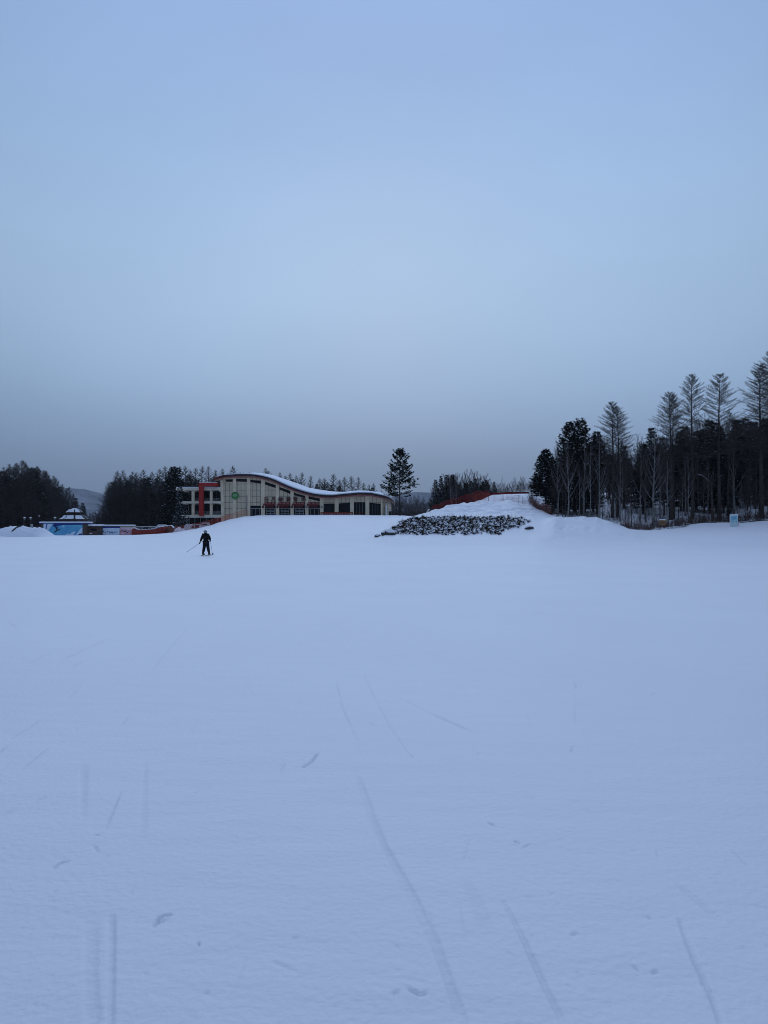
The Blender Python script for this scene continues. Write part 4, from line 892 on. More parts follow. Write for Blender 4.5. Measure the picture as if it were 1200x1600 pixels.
# ------------------------------------------------------------------ netting fences
def net_fence(name, pts, h, label, m, grp=None, step=.16, r=.013, post_every=4.0, rows_=8, lean=0.0, pm='darkred', sag=.06, cat='fence'):
    # pts: list of (x, y); follows the ground
    P_ = [Vector((x, y, 0)) for x, y in pts]; L = [0]
    for a, b_ in zip(P_[:-1], P_[1:]): L.append(L[-1] + (b_-a).length)
    tot = L[-1]
    def pos(s):
        x = float(np.interp(s, L, [p.x for p in P_])); y = float(np.interp(s, L, [p.y for p in P_])); return x, y, gz(x, y)
    o = empty(name, pos(tot/2), label, cat, grp); off = Vector(o.location); net = MB(); n = int(tot/step)
    def hh(s): k = (s/post_every) % 1; return h*(1 - sag*math.sin(math.pi*k)) if not hasattr(h, '__call__') else h(s/tot)*(1 - sag*math.sin(math.pi*k))
    cols = []
    for i in range(n+1):
        s = tot*i/n; x, y, z0 = pos(s); H = hh(s); bl = .10*math.sin(s*1.1)
        cols.append([Vector((x+bl*math.sin(math.pi*k/rows_)*.5, y+bl*math.sin(math.pi*k/rows_), z0+.02+H*k/rows_))-off for k in range(rows_+1)])
        net.tube([cols[-1][0], cols[-1][rows_//2], cols[-1][-1]], r, 3, cap=False)
    for k in range(rows_+1):
        rr = r if 0 < k < rows_ else r*2
        net.tube([c[k] for c in cols[::2]], rr, 3, cap=False)
    net.build('net', m, o)
    k = 0.0
    while k <= tot+.01:
        x, y, z0 = pos(min(k, tot)); H = hh(0)/(1) if not hasattr(h, '__call__') else h(min(1, k/tot)); b = MB(); b.tube([Vector((x, y+.06, z0-.3))-off, Vector((x+.04*math.sin(k), y+.06, z0+H+.12))-off], .03, 6); b.build('post', M[pm], o); k += post_every
    return o
net_fence('net_fence', [(Xu(u, Y), Y) for u, Y in ((262, 148), (285, 152), (300, 154.5), (325, 157.5), (345, 159.5), (360, 161.5))], 1.15, 'orange red net fence climbing the slope edge below the balconies', M['net'], rows_=8, r=.011)
net_fence('net_fence', [(Xu(u, Y), Y) for u, Y in ((345, 168), (360, 168), (372, 170), (380, 170.6), (388, 171.2))], 1.5, 'orange red net fence against the left wall of the lodge', M['net'], rows_=8, r=.012)
net_fence('net_fence', [(Xu(u, Y), Y) for u, Y in ((187, 137.5), (200, 138), (212, 139), (235, 141), (262, 146))], .95, 'low red net fence before the kiosk and the car park', M['net_dark'], rows_=7, r=.012)
net_fence('safety_net', [(Xu(u, Y), Y) for u, Y in ((676, 124), (700, 126), (725, 128), (745, 131), (768, 135), (795, 136), (826, 137))], lambda t: float(np.interp(t, [0, .2, .45, .62, .68, 1], [1.0, 1.9, 2.0, 1.2, .35, .3])), 'tall dark red safety net on the left side of the mound', M['net_dark'], rows_=13, r=.017, step=.15)
net_fence('safety_net', [(Xu(u, Y), Y) for u, Y in ((741, 119), (768, 120), (792, 120.5), (816, 120.5))], 1.55, 'thin pinkish safety net on posts across the mound top', M['net'], rows_=9, r=.008, post_every=2.55, pm='darkwood', step=.2)
net_fence('safety_net', [(Xu(u, Y), Y) for u, Y in ((817, 120), (833, 117), (846, 114), (860, 110))], 1.3, 'pink safety net running down the right side of the mound', mat('pale_pink_net', (.62, .26, .24), .8), rows_=6, r=.006, post_every=2.2, pm='darkred', step=.3)
# red padding with a snow line on top, and the padded roll at its end
def padding():
    pts = [(Xu(u, Y), Y) for u, Y in ((206, 141.2), (214, 141.6), (224, 142.3), (240, 143.6), (255, 145), (262, 146.6))]
    o = empty('red_padding', (pts[2][0], pts[2][1], gz(*pts[2])), 'sagging red padded barrier with a snowy top before the car park', 'barrier'); off = Vector(o.location)
    b = MB(); s = MB(); xs = np.linspace(pts[0][0], pts[-1][0], 40); prev = None
    ringsb = []; ringss = []
    for i, x in enumerate(xs):
        y = float(np.interp(x, [p[0] for p in pts], [p[1] for p in pts])); z0 = gz(x, y)-.1; u = 600+F*x/y
        zt = Zv(float(np.interp(u, [205, 209, 213, 218, 228, 240, 248, 262], [828, 824.5, 826, 827.5, 827.5, 826.5, 823.5, 821.5])), y)+.05*math.sin(i*1.7)
        ringsb.append([(x, y-.14, z0), (x, y-.2, (z0+zt)/2), (x, y-.12, zt-.03), (x, y+.12, zt-.03), (x, y+.2, (z0+zt)/2), (x, y+.14, z0)])
        ringss.append([(x, y-.19, zt-.06), (x, y-.13, zt+.07), (x, y+.1, zt+.09), (x, y+.18, zt-.05)])
    for (m_, rg) in ((b, ringsb), (s, ringss)):
        n = len(rg[0])
        for r_ in rg: m_.v += [(p[0]-off.x, p[1]-off.y, p[2]-off.z) for p in r_]
        for i in range(len(rg)-1):
            for k in range(n): m_.f.append((i*n+k, (i+1)*n+k, (i+1)*n+(k+1) % n, i*n+(k+1) % n)); m_.m.append(0)
        m_.f += [tuple(range(n)), tuple(range((len(rg)-1)*n, len(rg)*n))[::-1]]; m_.m += [0, 0]
    b.build('padding', M['padred'], o, True, True); s.build('snow_cover', M['snow'], o, True, True)
    x, y = Xu(266.3, 146.5), 146.5; z0 = gz(x, y); r = (Zv(821.3, y)-z0)/2
    o = empty('padded_roll', (x, y, z0), 'round brownish red padded roll with snow on top at the end of the barrier', 'padding roll')
    b = MB(); b.tube([(0, -.55, r), (0, -.48, r), (0, .48, r), (0, .55, r)], [r*.86, r, r, r*.86], 18); b.build('roll', mat('brown_red_canvas', (.17, .06, .045), .9, .3, 4), o, True)
    b = MB()
    for k in range(10):
        a0, a1 = R(20+14*k), R(34+14*k); t = lambda a: .10*math.sin((a-R(20))/R(140)*math.pi)
        pts4 = [(a0, r+.004), (a1, r+.004), (a1, r+.004+t(a1)), (a0, r+.004+t(a0))]; b.prism([(q_*math.cos(a), r+q_*math.sin(a)) for a, q_ in pts4], -.5, .5)
    b.build('snow_cover', M['snow'], o)
padding()

# ------------------------------------------------------------------ stalls on the left
def mural_wall():
    Y = 140.0; x0, x1 = Xu(63.5, Y), Xu(135, Y); zb = gz((x0+x1)/2, Y)-.05; zt = Zv(818, Y); o = empty('mural_kiosk', ((x0+x1)/2, Y, zb), 'low brick kiosk with a blue ski jumper mural and a snowy flat roof', 'kiosk'); w = x1-x0; h = zt-zb
    def X(u): return Xu(u, Y)-o.location.x
    def Z(v): return Zv(v, Y)-zb
    b = MB(); b.box(-w/2, w/2, 0, 2.4, -.2, h); b.build('wall', M['brick'], o)
    b = MB(); b.box(-w/2-.25, w/2+.25, -.25, 2.6, h, h+.08); rf_ = b.build('roof', M['deep_blue'], o)
    b = MB(); b.box(-w/2-.22, w/2+.22, -.22, 2.57, h+.084, h+.36); s = b.build('snow_cover', M['snow'], rf_); bevel(s, .12, 3)
    b = MB(); b.box(X(68), X(129), -.06, -.004, 0.0, h-.02); p = b.build('mural_panel', M['sky_blue'], o)
    def pc(name, poly, m, y): b = MB(); b.prism([(X(u), Z(v)) for u, v in poly], y-.008, y); b.build(name, M[m], p, fix=True)
    pc('painted_band', [(84, 818.3), (129, 818.3), (129, 820), (98, 820.3), (92, 821.5), (86, 824), (83, 822)], 'deep_blue', -.062)
    pc('painted_peak', [(68.2, 818.3), (83, 818.3), (79, 824), (75, 831), (73, 835.5), (68.2, 835.5)], 'pale_blue', -.063)
    pc('painted_shade', [(73, 818.4), (74.6, 818.4), (73.2, 824), (72.4, 830), (70.8, 830), (71.8, 824)], 'deep_blue', -.073)
    pc('painted_snow_hill', [(102, 836), (103.5, 834.2), (107, 833.8), (110, 834.5), (112, 832), (116, 830.2), (119, 830.6), (117, 833), (115.5, 836)], 'pale_blue', -.0635)
    pc('painted_slope', [(118.5, 836), (122, 831), (125.5, 827), (128.8, 824), (128.8, 835.8)], 'pale_blue', -.0633)
    pc('painted_shade', [(121.5, 836), (124, 834.2), (128, 833.4), (128.8, 835.8)], 'deep_blue', -.074)
    pc('painted_sun', [(98, 822), (100, 821), (101, 823), (99.3, 824)], 'pale_blue', -.0637)
    pc('painted_skis', [(84.5, 832.0), (84.2, 831.2), (93, 826.0), (94, 826.6), (93.6, 827.6), (86, 831.8)], 'blk', -.075)
    pc('painted_jumper', [(86, 823.5), (88, 823), (89.5, 825), (91, 823.4), (91.6, 824), (90, 826), (88.5, 828), (87, 826.8), (87.6, 825.2)], 'blk', -.077)
mural_wall()
def hut():
    Y = 141.0; x0, x1 = Xu(136, Y), Xu(157.5, Y); zb = gz((x0+x1)/2, Y); o = empty('brown_hut', ((x0+x1)/2, Y, zb), 'small brown hut with a snowy roof right of the mural kiosk', 'hut'); w = x1-x0; h = Zv(823, Y)-zb
    b = MB(); b.box(-w/2, w/2, 0, 2.2, -.2, h); b.build('wall', M['brick'], o)
    b = MB(); b.prism([(-w/2+.15, h), (w/2-.1, h), (w/2-.1, h+.12), (-w/2+.15, h+.12)], -.3, 2.4); rf_ = b.build('roof', M['darkwood'], o, fix=True)
    b = MB(); b.prism([(-w/2-.15, h+.124), (w/2+.0, h+.124), (w/2-.15, h+.46), (-w/2+.35, h+.44)], -.35, 2.4); s = b.build('snow_cover', M['snow'], rf_, fix=True); bevel(s, .09, 2)
    b = MB(); b.box(-w/2+.4, -w/2+1.0, -.05, -.004, .25, .42); b.build('snow_ledge', M['snow'], o)
    b = MB(); b.box(w/2-.55, w/2+.05, -.12, .2, -.1, .7); b.build('stone_pier', M['rock'], o)
    b = MB(); b.box(-.5, .5, -.03, -.004, .75, 1.25); b.build('window', M['glass'], o)
hut()
def kiosk():
    Y = 142.0; x0, x1 = Xu(158.5, Y), Xu(206.5, Y); zb = gz((x0+x1)/2, Y); o = empty('banner_kiosk', ((x0+x1)/2, Y, zb), 'long low kiosk with pale blue and pink printed front and snowy roof', 'kiosk'); w = x1-x0; h = Zv(822.6, Y)-zb; xs = Xu(187.5, Y)-o.location.x
    b = MB(); b.box(-w/2+.05, w/2-.05, .03, 2.0, -.2, h); b.build('wall', M['white_slab'], o)
    b = MB(); b.box(-w/2, xs, -.03, .026, .05, h-.30); f1 = b.build('printed_front', M['pale_blue'], o)
    b = MB(); b.box(xs+.04, w/2-.02, -.03, .026, .05, h-.18); f2 = b.build('printed_front', M['pale_pink'], o)
    b = MB(); b.box(-w/2, xs, -.035, .022, h-.296, h-.02); b.build('printed_band', M['deep_blue'], f1)
    q = random.Random(5)
    for (f, a, c) in ((f1, -w/2, xs), (f2, xs, w/2)):
        for k in range(7):
            x = a + (c-a)*(k+.7)/8; zc = q.uniform(.35, .85); b = MB(); r_ = q.uniform(.07, .16)
            b.prism([(x+r_*1.5*math.cos(t)*q.uniform(.6, 1.2), zc+r_*math.sin(t)*q.uniform(.6, 1.2)) for t in [0, .9, 1.8, 2.7, 3.6, 4.5, 5.4]], -.045, -.034); b.build('printed_figure', M['deep_blue'] if q.random() < .6 else M['letter'], f, fix=True)
    b = MB(); b.box(xs-.02, xs+.06, -.08, -.05, 0, h-.05); b.build('post', M['red'], o)
    b = MB(); b.box(-w/2-.1, w/2+.05, -.15, 2.1, h, h+.07); r_ = b.build('roof', M['darkwood'], o)
    b = MB(); b.box(-w/2-.12, w/2+.05, -.17, 2.1, h+.074, h+.34); s = b.build('snow_cover', M['snow'], r_); bevel(s, .1, 3)
kiosk()
def pavilion():
    Y = 150.0; x = Xu(116.5, Y); z0 = gz(x, Y); o = empty('pavilion', (x, Y, z0), 'two tiered garden pavilion with snowy curved roofs behind the mural kiosk', 'pavilion')
    def Z(v): return Zv(v, Y)-z0
    n = 8; A = [R(22.5+45*k) for k in range(n)]
    for a in A: b = MB(); b.tube([(2.1*math.cos(a), 2.1*math.sin(a), -.2), (2.1*math.cos(a), 2.1*math.sin(a), Z(811.5))], .11, 8); b.build('column', M['darkred'], o)
    b = MB(); b.tube([(0, 0, -.1), (0, 0, .35)], 2.6, 8); b.build('plinth', M['rock'], o)
    def tier(r0, r1, zb, zt, zc, name):
        prof_ = [(r0, zb+.10), (r0*.9, zb+.10), (r0*.78, zb+(zt-zb)*.42), ((r0+r1)*.48, zb+(zt-zb)*.76), (r1, zt)]; b = MB(); s = MB()
        for k in range(n):
            a0, a1 = A[k], A[(k+1) % n]; row = [[(r*math.cos(a), r*math.sin(a), zz+(.10 if i == 0 else 0)) for a in (a0, a1)] for i, (r, zz) in enumerate(prof_)]
            for i in range(len(prof_)-1): b.add([row[i][0], row[i][1], row[i+1][1], row[i+1][0]], [(0, 1, 2, 3)])
            # snow between the ridges
            am = (a0+a1)/2; c = math.cos(R(22.5)); top = []; bot = []
            for i, (r, zz) in enumerate(prof_):
                f = .80 if i < 4 else .5; hw = r*math.sin(R(22.5))*f; rm = r*c; th = .20 if 0 < i < 4 else .10
                for sg in (-1, 1): 
                    px = rm*math.cos(am)-sg*hw*math.sin(am); py = rm*math.sin(am)+sg*hw*math.cos(am); bot.append((px, py, zz+.01)); top.append((px, py, zz+th))
            m_ = len(bot); fs = []
            for i in range(len(prof_)-1): fs += [(2*i+m_, 2*i+1+m_, 2*i+3+m_, 2*i+2+m_), (2*i, 2*i+2, 2*i+2+m_, 2*i+m_), (2*i+1, 2*i+1+m_, 2*i+3+m_, 2*i+3)]
            fs += [(0, m_, m_+1, 1)]; s.add(bot+top, fs)
        b.add([(r0*math.cos(a), r0*math.sin(a), zb-.06) for a in A]+[(r0*math.cos(a), r0*math.sin(a), zb+.16) for a in A], [tuple(range(n))[::-1]]+[(k, (k+1) % n, (k+1) % n+n, k+n) for k in range(n)])
        rf_ = b.build(name, M['darkwood'], o); s.build('snow_cover', M['snow'], rf_, fix=True)
    tier(2.95, 1.5, Z(812.2), Z(805.8), 0, 'lower_roof')
    b = MB(); b.tube([(0, 0, Z(807)), (0, 0, Z(800.5))], 1.25, 8); b.build('lantern_storey', M['darkwood'], o)
    tier(1.70, .5, Z(801.6), Z(796.2), 0, 'upper_roof')
    b = MB(); b.blob((0, 0, Z(796.0)), .62, .62, .28, seg=10, rings=4, half=True); b.build('finial_snow', M['snow'], o, True)
pavilion()
# snow heaps at the left
def heap(name, ucr, vcr, Y, label, seed, depth=4.5):
    q = random.Random(seed); b = MB(); xs = np.linspace(Xu(ucr[0], Y), Xu(ucr[-1], Y), 60); ys = np.linspace(-depth, depth, 22); cx = (xs[0]+xs[-1])/2; g0 = gz(cx, Y)
    for j, dy in enumerate(ys):
        for x in xs:
            u = 600+F*x/Y; h = max(0, Zv(float(np.interp(u, ucr, vcr)), Y)-gz(x, Y)); f = max(0, 1-(abs(dy)/depth)**1.7)
            zz = h*f**.8; zz += .16*f*min(1, h)*(math.sin(x*3.1+dy*2+seed)*math.sin(dy*2.7-x)+.5*math.sin(x*7+seed)*math.sin(dy*6+x*2)) ; b.v.append((x-cx, dy, gz(x, Y+dy)-g0-.06+zz))
    n = 60
    for j in range(21):
        for i in range(n-1): b.f.append((j*n+i, j*n+i+1, (j+1)*n+i+1, (j+1)*n+i)); b.m.append(0)
    o = b.build(name, M['snow'], smooth=True); o.location = (cx, Y, g0); return tag(o, label, 'snow heap')
heap('snow_heap', [-60, -35, -15, 0, 8, 14, 20, 27, 34, 44, 54], [837, 826, 825, 828, 824.5, 822.8, 822.2, 823.2, 825.5, 831, 837.5], 132, 'rough snow heap with dark stones at the left edge of the photo', 1)
heap('snow_heap', [20, 26, 32, 37, 42, 48, 56, 62, 67, 74, 82], [837.5, 828, 823, 822, 823, 824.4, 824.2, 823.3, 826, 833, 838], 127, 'smoother snow heap against the left side of the mural kiosk', 2, 3.6)
for i, (u, v, s, lb) in enumerate([(27, 827.0, .60, 'long dark shape standing in for the shaded cavity between the two snow heaps'), (9, 829.6, .18, 'small dark stone high on the left snow heap'), (14.5, 833.4, .17, 'small dark stone low on the right part of the left snow heap'), (7, 835, .16, 'small dark stone at the foot of the left snow heap'), (22.8, 829.8, .26, 'dark stone below the hollow of the snow heaps')]):
    Y = 132-4.5*(.22 if i in (0,) else .35+.12*i*.5) if i != 3 else 128.2
    if i in (0, 4): Y = 129.3
    b = MB(); b.blob((0, 0, 0), s*(1.8 if i == 0 else 1.3), s, s*.7, seg=9, rings=6, jit=.15, seed=i); o = b.build('dark_stone_and_cavity', M['rock']); o.location = P(u, v, Y); o.rotation_euler = (0, -.5 if i in (0, 4) else 0, 0); tag(o, lb, 'stone')  # the first, long blob stands in for the shaded cavity; the others are stones
# garden lamps with snow caps
for i, (u, v, lb) in enumerate([(38.3, 809, 'snow capped garden lamp, left of the close pair before the left wood'), (47.8, 809, 'snow capped garden lamp, right of the close pair before the left wood'), (86, 808.6, 'snow capped garden lamp between the pair and the pavilion'), (61, 806, 'smaller farther garden lamp right of the close pair')]):
    Y = 148 if i < 3 else 175; x = Xu(u, Y); z0 = gz(x, Y); h = Zv(v, Y)-z0; o = empty('garden_lamp', (x, Y, z0), lb, 'lamp', 'garden lamps before the left wood')
    s = .8 if i == 3 else 1
    b = MB(); b.tube([(0, 0, -.2), (0, 0, .3), (0, 0, h-.35)], [.08, .05, .04], 8); b.build('pole', M['darkwood'], o)
    b = MB(); b.tube([(0, 0, h-.38), (0, 0, h-.30), (0, 0, h-.08), (0, 0, h-.05)], [.06, .13*s, .17*s, .24*s], 10); b.build('lamp_head', M['steel'], o)
    b = MB(); b.blob((0, 0, h-.05), .26*s, .26*s, .18*s, seg=10, rings=4, half=True); b.build('snow_cover', M['snow'], o, True)
def box_post():
    Y = 136; x = Xu(49.6, Y); z0 = gz(x, Y); h = Zv(818.8, Y)-z0; o = empty('utility_box', (x, Y, z0), 'grey box on a post rising behind the snow heap', 'utility box')
    b = MB(); b.tube([(0, 0, -.2), (0, 0, h-.5)], .05, 8); b.build('post', M['steel'], o); b = MB(); b.box(-.21, .21, -.12, .12, h-.52, h); bevel(b.build('cabinet', mat('grey_box', (.32, .33, .33), .6, .1, 3), o), .03)
    b = MB(); b.box(-.04, .04, -.135, -.124, h-.40, h-.12); b.build('door_panel', M['steel'], o)
box_post()

# white reclined board on the little pile left of the mound
def board():
    Y = 122; x = Xu(668, Y); z0 = gz(x, Y); o = empty('tilted_board', (x, Y, z0), 'pale wooden board propped up on the snow left of the mound', 'board')
    zb, zt = Zv(802.5, Y)-z0, Zv(795, Y)-z0
    b = MB(); b.add([(-.45, 0, zb-.2), (-.1, 0, zb-.2), (.45, .25, zt), (.12, .25, zt), (-.45, .1, zb-.2), (-.1, .1, zb-.2), (.45, .35, zt), (.12, .35, zt)], [(0,1,2,3),(7,6,5,4),(0,4,5,1),(1,5,6,2),(2,6,7,3),(3,7,4,0)]); b.build('board', mat('pale_board', (.55, .52, .47), .8, .1, 4), o)
    b = MB(); b.tube([(-.55, .2, -.4), (-.5, .1, zb+.55)], .06, 6); b.tube([(.3, .3, -.4), (.3, .35, zt-.3)], .05, 6); b.build('prop', M['darkwood'], o)
board()
heap('snow_heap', [646, 652, 658, 664, 668, 676, 684], [806.5, 804.5, 802.5, 802, 803.4, 804.5, 806], 119.5, 'small snow heap under the propped board', 3, 2.0)

# sign boards at the right
def blue_sign():
    Y = 94.5; x = Xu(1147, Y); z0 = gz(x, Y); o = empty('sign_board', (x, Y, z0), 'upright pale blue sign board with a white frame on the right', 'sign', rz=.0); w = 12.2*Y/F; h = Zv(804.2, Y)-z0
    b = MB(); b.box(-w/2, w/2, 0, .05, .02, h); b.build('backing', M['pale_cyan'], o)
    b = MB(); b.box(-w/2+.06, w/2-.09, -.012, -.003, h*.52, h-.13); p = b.build('upper_panel', M['cyan'], o)
    b = MB(); b.box(-w/2+.06, w/2-.09, -.012, -.003, h*.36, h*.49); b.build('middle_panel', M['cyan'], o)
    for k in range(5): b = MB(); b.box(-.24+k*.1, -.17+k*.1, -.02, -.0125, h*.70, h*.76); b.build('sign_mark', M['deep_blue'], p)
    b = MB(); b.box(-.02, .12, -.02, -.0125, h*.38, h*.46); b.build('sign_mark', M['white'], o)
    b = MB(); b.box(-w/2-.03, w/2-.0, -.03, .055, h-.10, h+.01); b.box(-w/2-.03, -w/2+.03, -.029, .054, 0, h-.104); b.box(w/2-.07, w/2-.03, -.029, .054, 0, h-.104); b.build('frame', M['white'], o)
    b = MB(); b.tube([(w/2+.02, .1, -.1), (w/2+.02, .1, h-.05)], .035, 6); b.build('post', M['darkwood'], o)
    b = MB(); b.tube([(w/2+.05, .1, h*.45), (w/2+.42, .5, -.05)], .02, 6); b.build('brace', M['darkwood'], o)
    b = MB(); b.box(-w/2-.02, w/2, -.03, .05, h+.012, h+.05); b.build('snow_cover', M['snow'], o)
blue_sign()
def wood_sign():
    Y = 95.0; x = Xu(1035.3, Y); z0 = gz(x, Y); o = empty('wooden_sign', (x, Y, z0), 'small brown wooden sign with snow on top before the brush', 'sign'); zt, zb = Zv(812.8, Y)-z0, Zv(820.6, Y)-z0; w = 9.6*Y/F
    b = MB(); b.box(-w/2, w/2, 0, .06, zb, zt); p = b.build('board', M['wood'], o); bevel(p, .01)
    b = MB()
    for k in range(2): b.box(-w/2+.08, w/2-.1, -.012, -.003, zb+.15+k*.2, zb+.19+k*.2)
    b.build('carved_line', M['darkwood'], p)
    for xx in (-.22, .22): b = MB(); b.tube([(xx, .09, -.3), (xx, .09, zt-.02)], .035, 6); b.build('post', M['darkwood'], o)
    b = MB(); b.box(-w/2-.03, w/2+.02, -.04, .14, zt+.004, zt+.13); bevel(b.build('snow_cover', M['snow'], o), .04)
wood_sign()
# fallen rail along the snow edge at the far right
for (ua, ub, Ya, Yb, lb) in ((1060, 1112, 101, 103, 'thin dark fallen pole lying along the snow edge by the blue sign'), (1156, 1215, 103.8, 104.5, 'thin dark fallen pole lying at the right edge of the photo')):
    b = MB(); xs = [Xu(ua+(ub-ua)*k/6, Ya+(Yb-Ya)*k/6) for k in range(7)]; ysl = [Ya+(Yb-Ya)*k/6 for k in range(7)]
    b.tube([(x, y, gz(x, y)+.06) for x, y in zip(xs, ysl)], .06, 6); tag(b.build('fallen_pole', M['bark']), lb, 'pole')

# ------------------------------------------------------------------ cars in the car park
def car(u, Y, rz, paint, label, van=False):
    x = Xu(u, Y); z0 = gz(x, Y); o = empty('parked_car', (x, Y, z0), label, 'car', 'cars parked behind the net fence', rz)
    H = 1.75 if van else 1.5; L = 2.25
    b = MB(); prof_ = [(-L, .35), (-L, .85), (-L+.15, .95), (-1.1, 1.0), (-.55, H-.04), (.3, H), (1.3, H-.05), (1.85, 1.05), (L-.05, .98), (L, .8), (L, .35)] if not van else [(-L, .35), (-L, .95), (-1.5, 1.1), (-1.0, H-.05), (0, H), (1.9, H-.04), (2.15, 1.1), (L, .9), (L, .35)]
    n = len(prof_); secs = [(-.86, .93), (-.80, 1.0), (.80, 1.0), (.86, .93)]
    for yy, s in secs: b.v += [(px, yy*(1.0 if pz < 1.05 else .84), pz) for px, pz in prof_]
    for i in range(3):
        for k in range(n): b.f.append((i*n+k, i*n+(k+1) % n, (i+1)*n+(k+1) % n, (i+1)*n+k)); b.m.append(0)
    b.f += [tuple(range(n))[::-1], tuple(range(3*n, 4*n))]; b.m += [0, 0]
    body = b.build('body', paint, o, fix=True); bevel(body, .05)
    for sy in (-1, 1):
        b = MB(); q4 = [(-.95, 1.06), (1.55, 1.06), (1.15, H-.16), (-.5, H-.16)]; yy = sy*.80; b.add([(px, yy+sy*.012 if pz < 1.1 else yy*.93, pz) for px, pz in q4]+[(px, yy-sy*.05 if pz < 1.1 else yy*.93-sy*.05, pz) for px, pz in q4], [(0,1,2,3),(7,6,5,4),(0,4,5,1),(1,5,6,2),(2,6,7,3),(3,7,4,0)]); b.build('side_window', M['glass'], o)
    for (xa, za, xb, zb_) in ((-1.12, 1.04, -.62, H-.12), (1.80, 1.12, 1.42, H-.14)):
        sg = -1 if xa < 0 else 1; b = MB(); b.add([(xa+sg*.03, -.66, za), (xa+sg*.03, .66, za), (xb+sg*.03, .60, zb_), (xb+sg*.03, -.60, zb_), (xa-sg*.05, -.66, za), (xa-sg*.05, .66, za), (xb-sg*.05, .60, zb_), (xb-sg*.05, -.60, zb_)], [(0,1,2,3),(7,6,5,4),(0,4,5,1),(1,5,6,2),(2,6,7,3),(3,7,4,0)]); b.build('windscreen' if sg < 0 else 'rear_window', M['glass'], o, fix=True)
    for px in (-1.4, 1.35):
        for py in (-.80, .80):
            b = MB(); b.tube([(px, py-.1, .32), (px, py+.1, .32)], .32, 14); w = b.build('wheel', M['tyre'], o); b = MB(); b.tube([(px, py-.11, .32), (px, py+.11, .32)], .17, 10); b.build('rim', M['steel'], w)
    for sy in (-.6, .6):
        b = MB(); b.box(-L-.02, -L+.05, sy-.15, sy+.15, .68, .82); b.build('headlight', M['white'], o); b = MB(); b.box(L-.05, L+.02, sy-.15, sy+.15, .72, .88); b.build('tail_light', M['red'], o)
    b = MB(); b.box(-.5, 1.3, -.66, .66, H-.0, H+.12); s = b.build('snow_cover', M['snow'], o); bevel(s, .06, 2)
P_w = mat('car_white', (.45, .46, .47), .35, spec=.5); P_g = mat('car_dark_green', (.03, .055, .05), .35, spec=.5); P_s = mat('car_silver', (.22, .25, .27), .35, spec=.5); P_k = mat('car_black', (.015, .016, .018), .35, spec=.5)
car(218, 150, R(80), P_g, 'dark green car nearest the kiosk, half hidden by the red padding')
car(229, 151, R(96), P_k, 'black car behind the middle of the red padding')
car(239, 151.5, R(85), P_s, 'grey green car left of the white car behind the padding')
car(252.5, 151, R(92), P_w, 'white car with a snowy roof just left of the padded roll', True)
car(295.5, 161, R(90), P_w, 'white car parked below the left end of the balconies', True)
car(321, 166, R(88), P_w, 'pale car highest up under the red frame of the lodge')
car(309, 168, R(95), P_k, 'dark car between the two white cars below the balconies')
heap('snow_heap', [268, 274, 280, 286, 292], [832, 825, 824, 826, 831], 153, 'snow heap left behind the net between the roll and the white car', 4, 1.6)

# ------------------------------------------------------------------ skier
def skinned(name, chains, m, parent, root=0, sub=2):
    """chains: list of lists of (co, radius); a chain whose first co equals an earlier vertex joins it"""
    vs = []; rad = []; ed = []; key = {}
    for c in chains:
        prev = None
        for co, r in c:
            k = tuple(round(x, 4) for x in co)
            if k not in key: key[k] = len(vs); vs.append(co); rad.append(r)
            i = key[k]
            if prev is not None: ed.append((prev, i))
            prev = i
    me = bpy.data.meshes.new(name); me.from_pydata(vs, ed, []); o = bpy.data.objects.new(name, me); COL.objects.link(o)
    o.modifiers.new('skin', 'SKIN'); me.skin_vertices or None
    if not me.skin_vertices: bm = bmesh.new(); bm.from_mesh(me); bm.verts.layers.skin.verify(); bm.to_mesh(me); bm.free()
    sv = me.skin_vertices[0].data
    for i, r in enumerate(rad): sv[i].radius = (r if isinstance(r, tuple) else (r, r)); sv[i].use_root = (i == root)
    s = o.modifiers.new('sub', 'SUBSURF'); s.levels = sub; s.render_levels = sub
    dg = bpy.context.evaluated_depsgraph_get(); dg.update(); nm_ = bpy.data.meshes.new_from_object(o.evaluated_get(dg)); bpy.data.objects.remove(o)
    nm_.name = name; nm_.materials.clear(); nm_.materials.append(m); nm_.polygons.foreach_set('use_smooth', [True]*len(nm_.polygons))
    return link(name, nm_, parent)
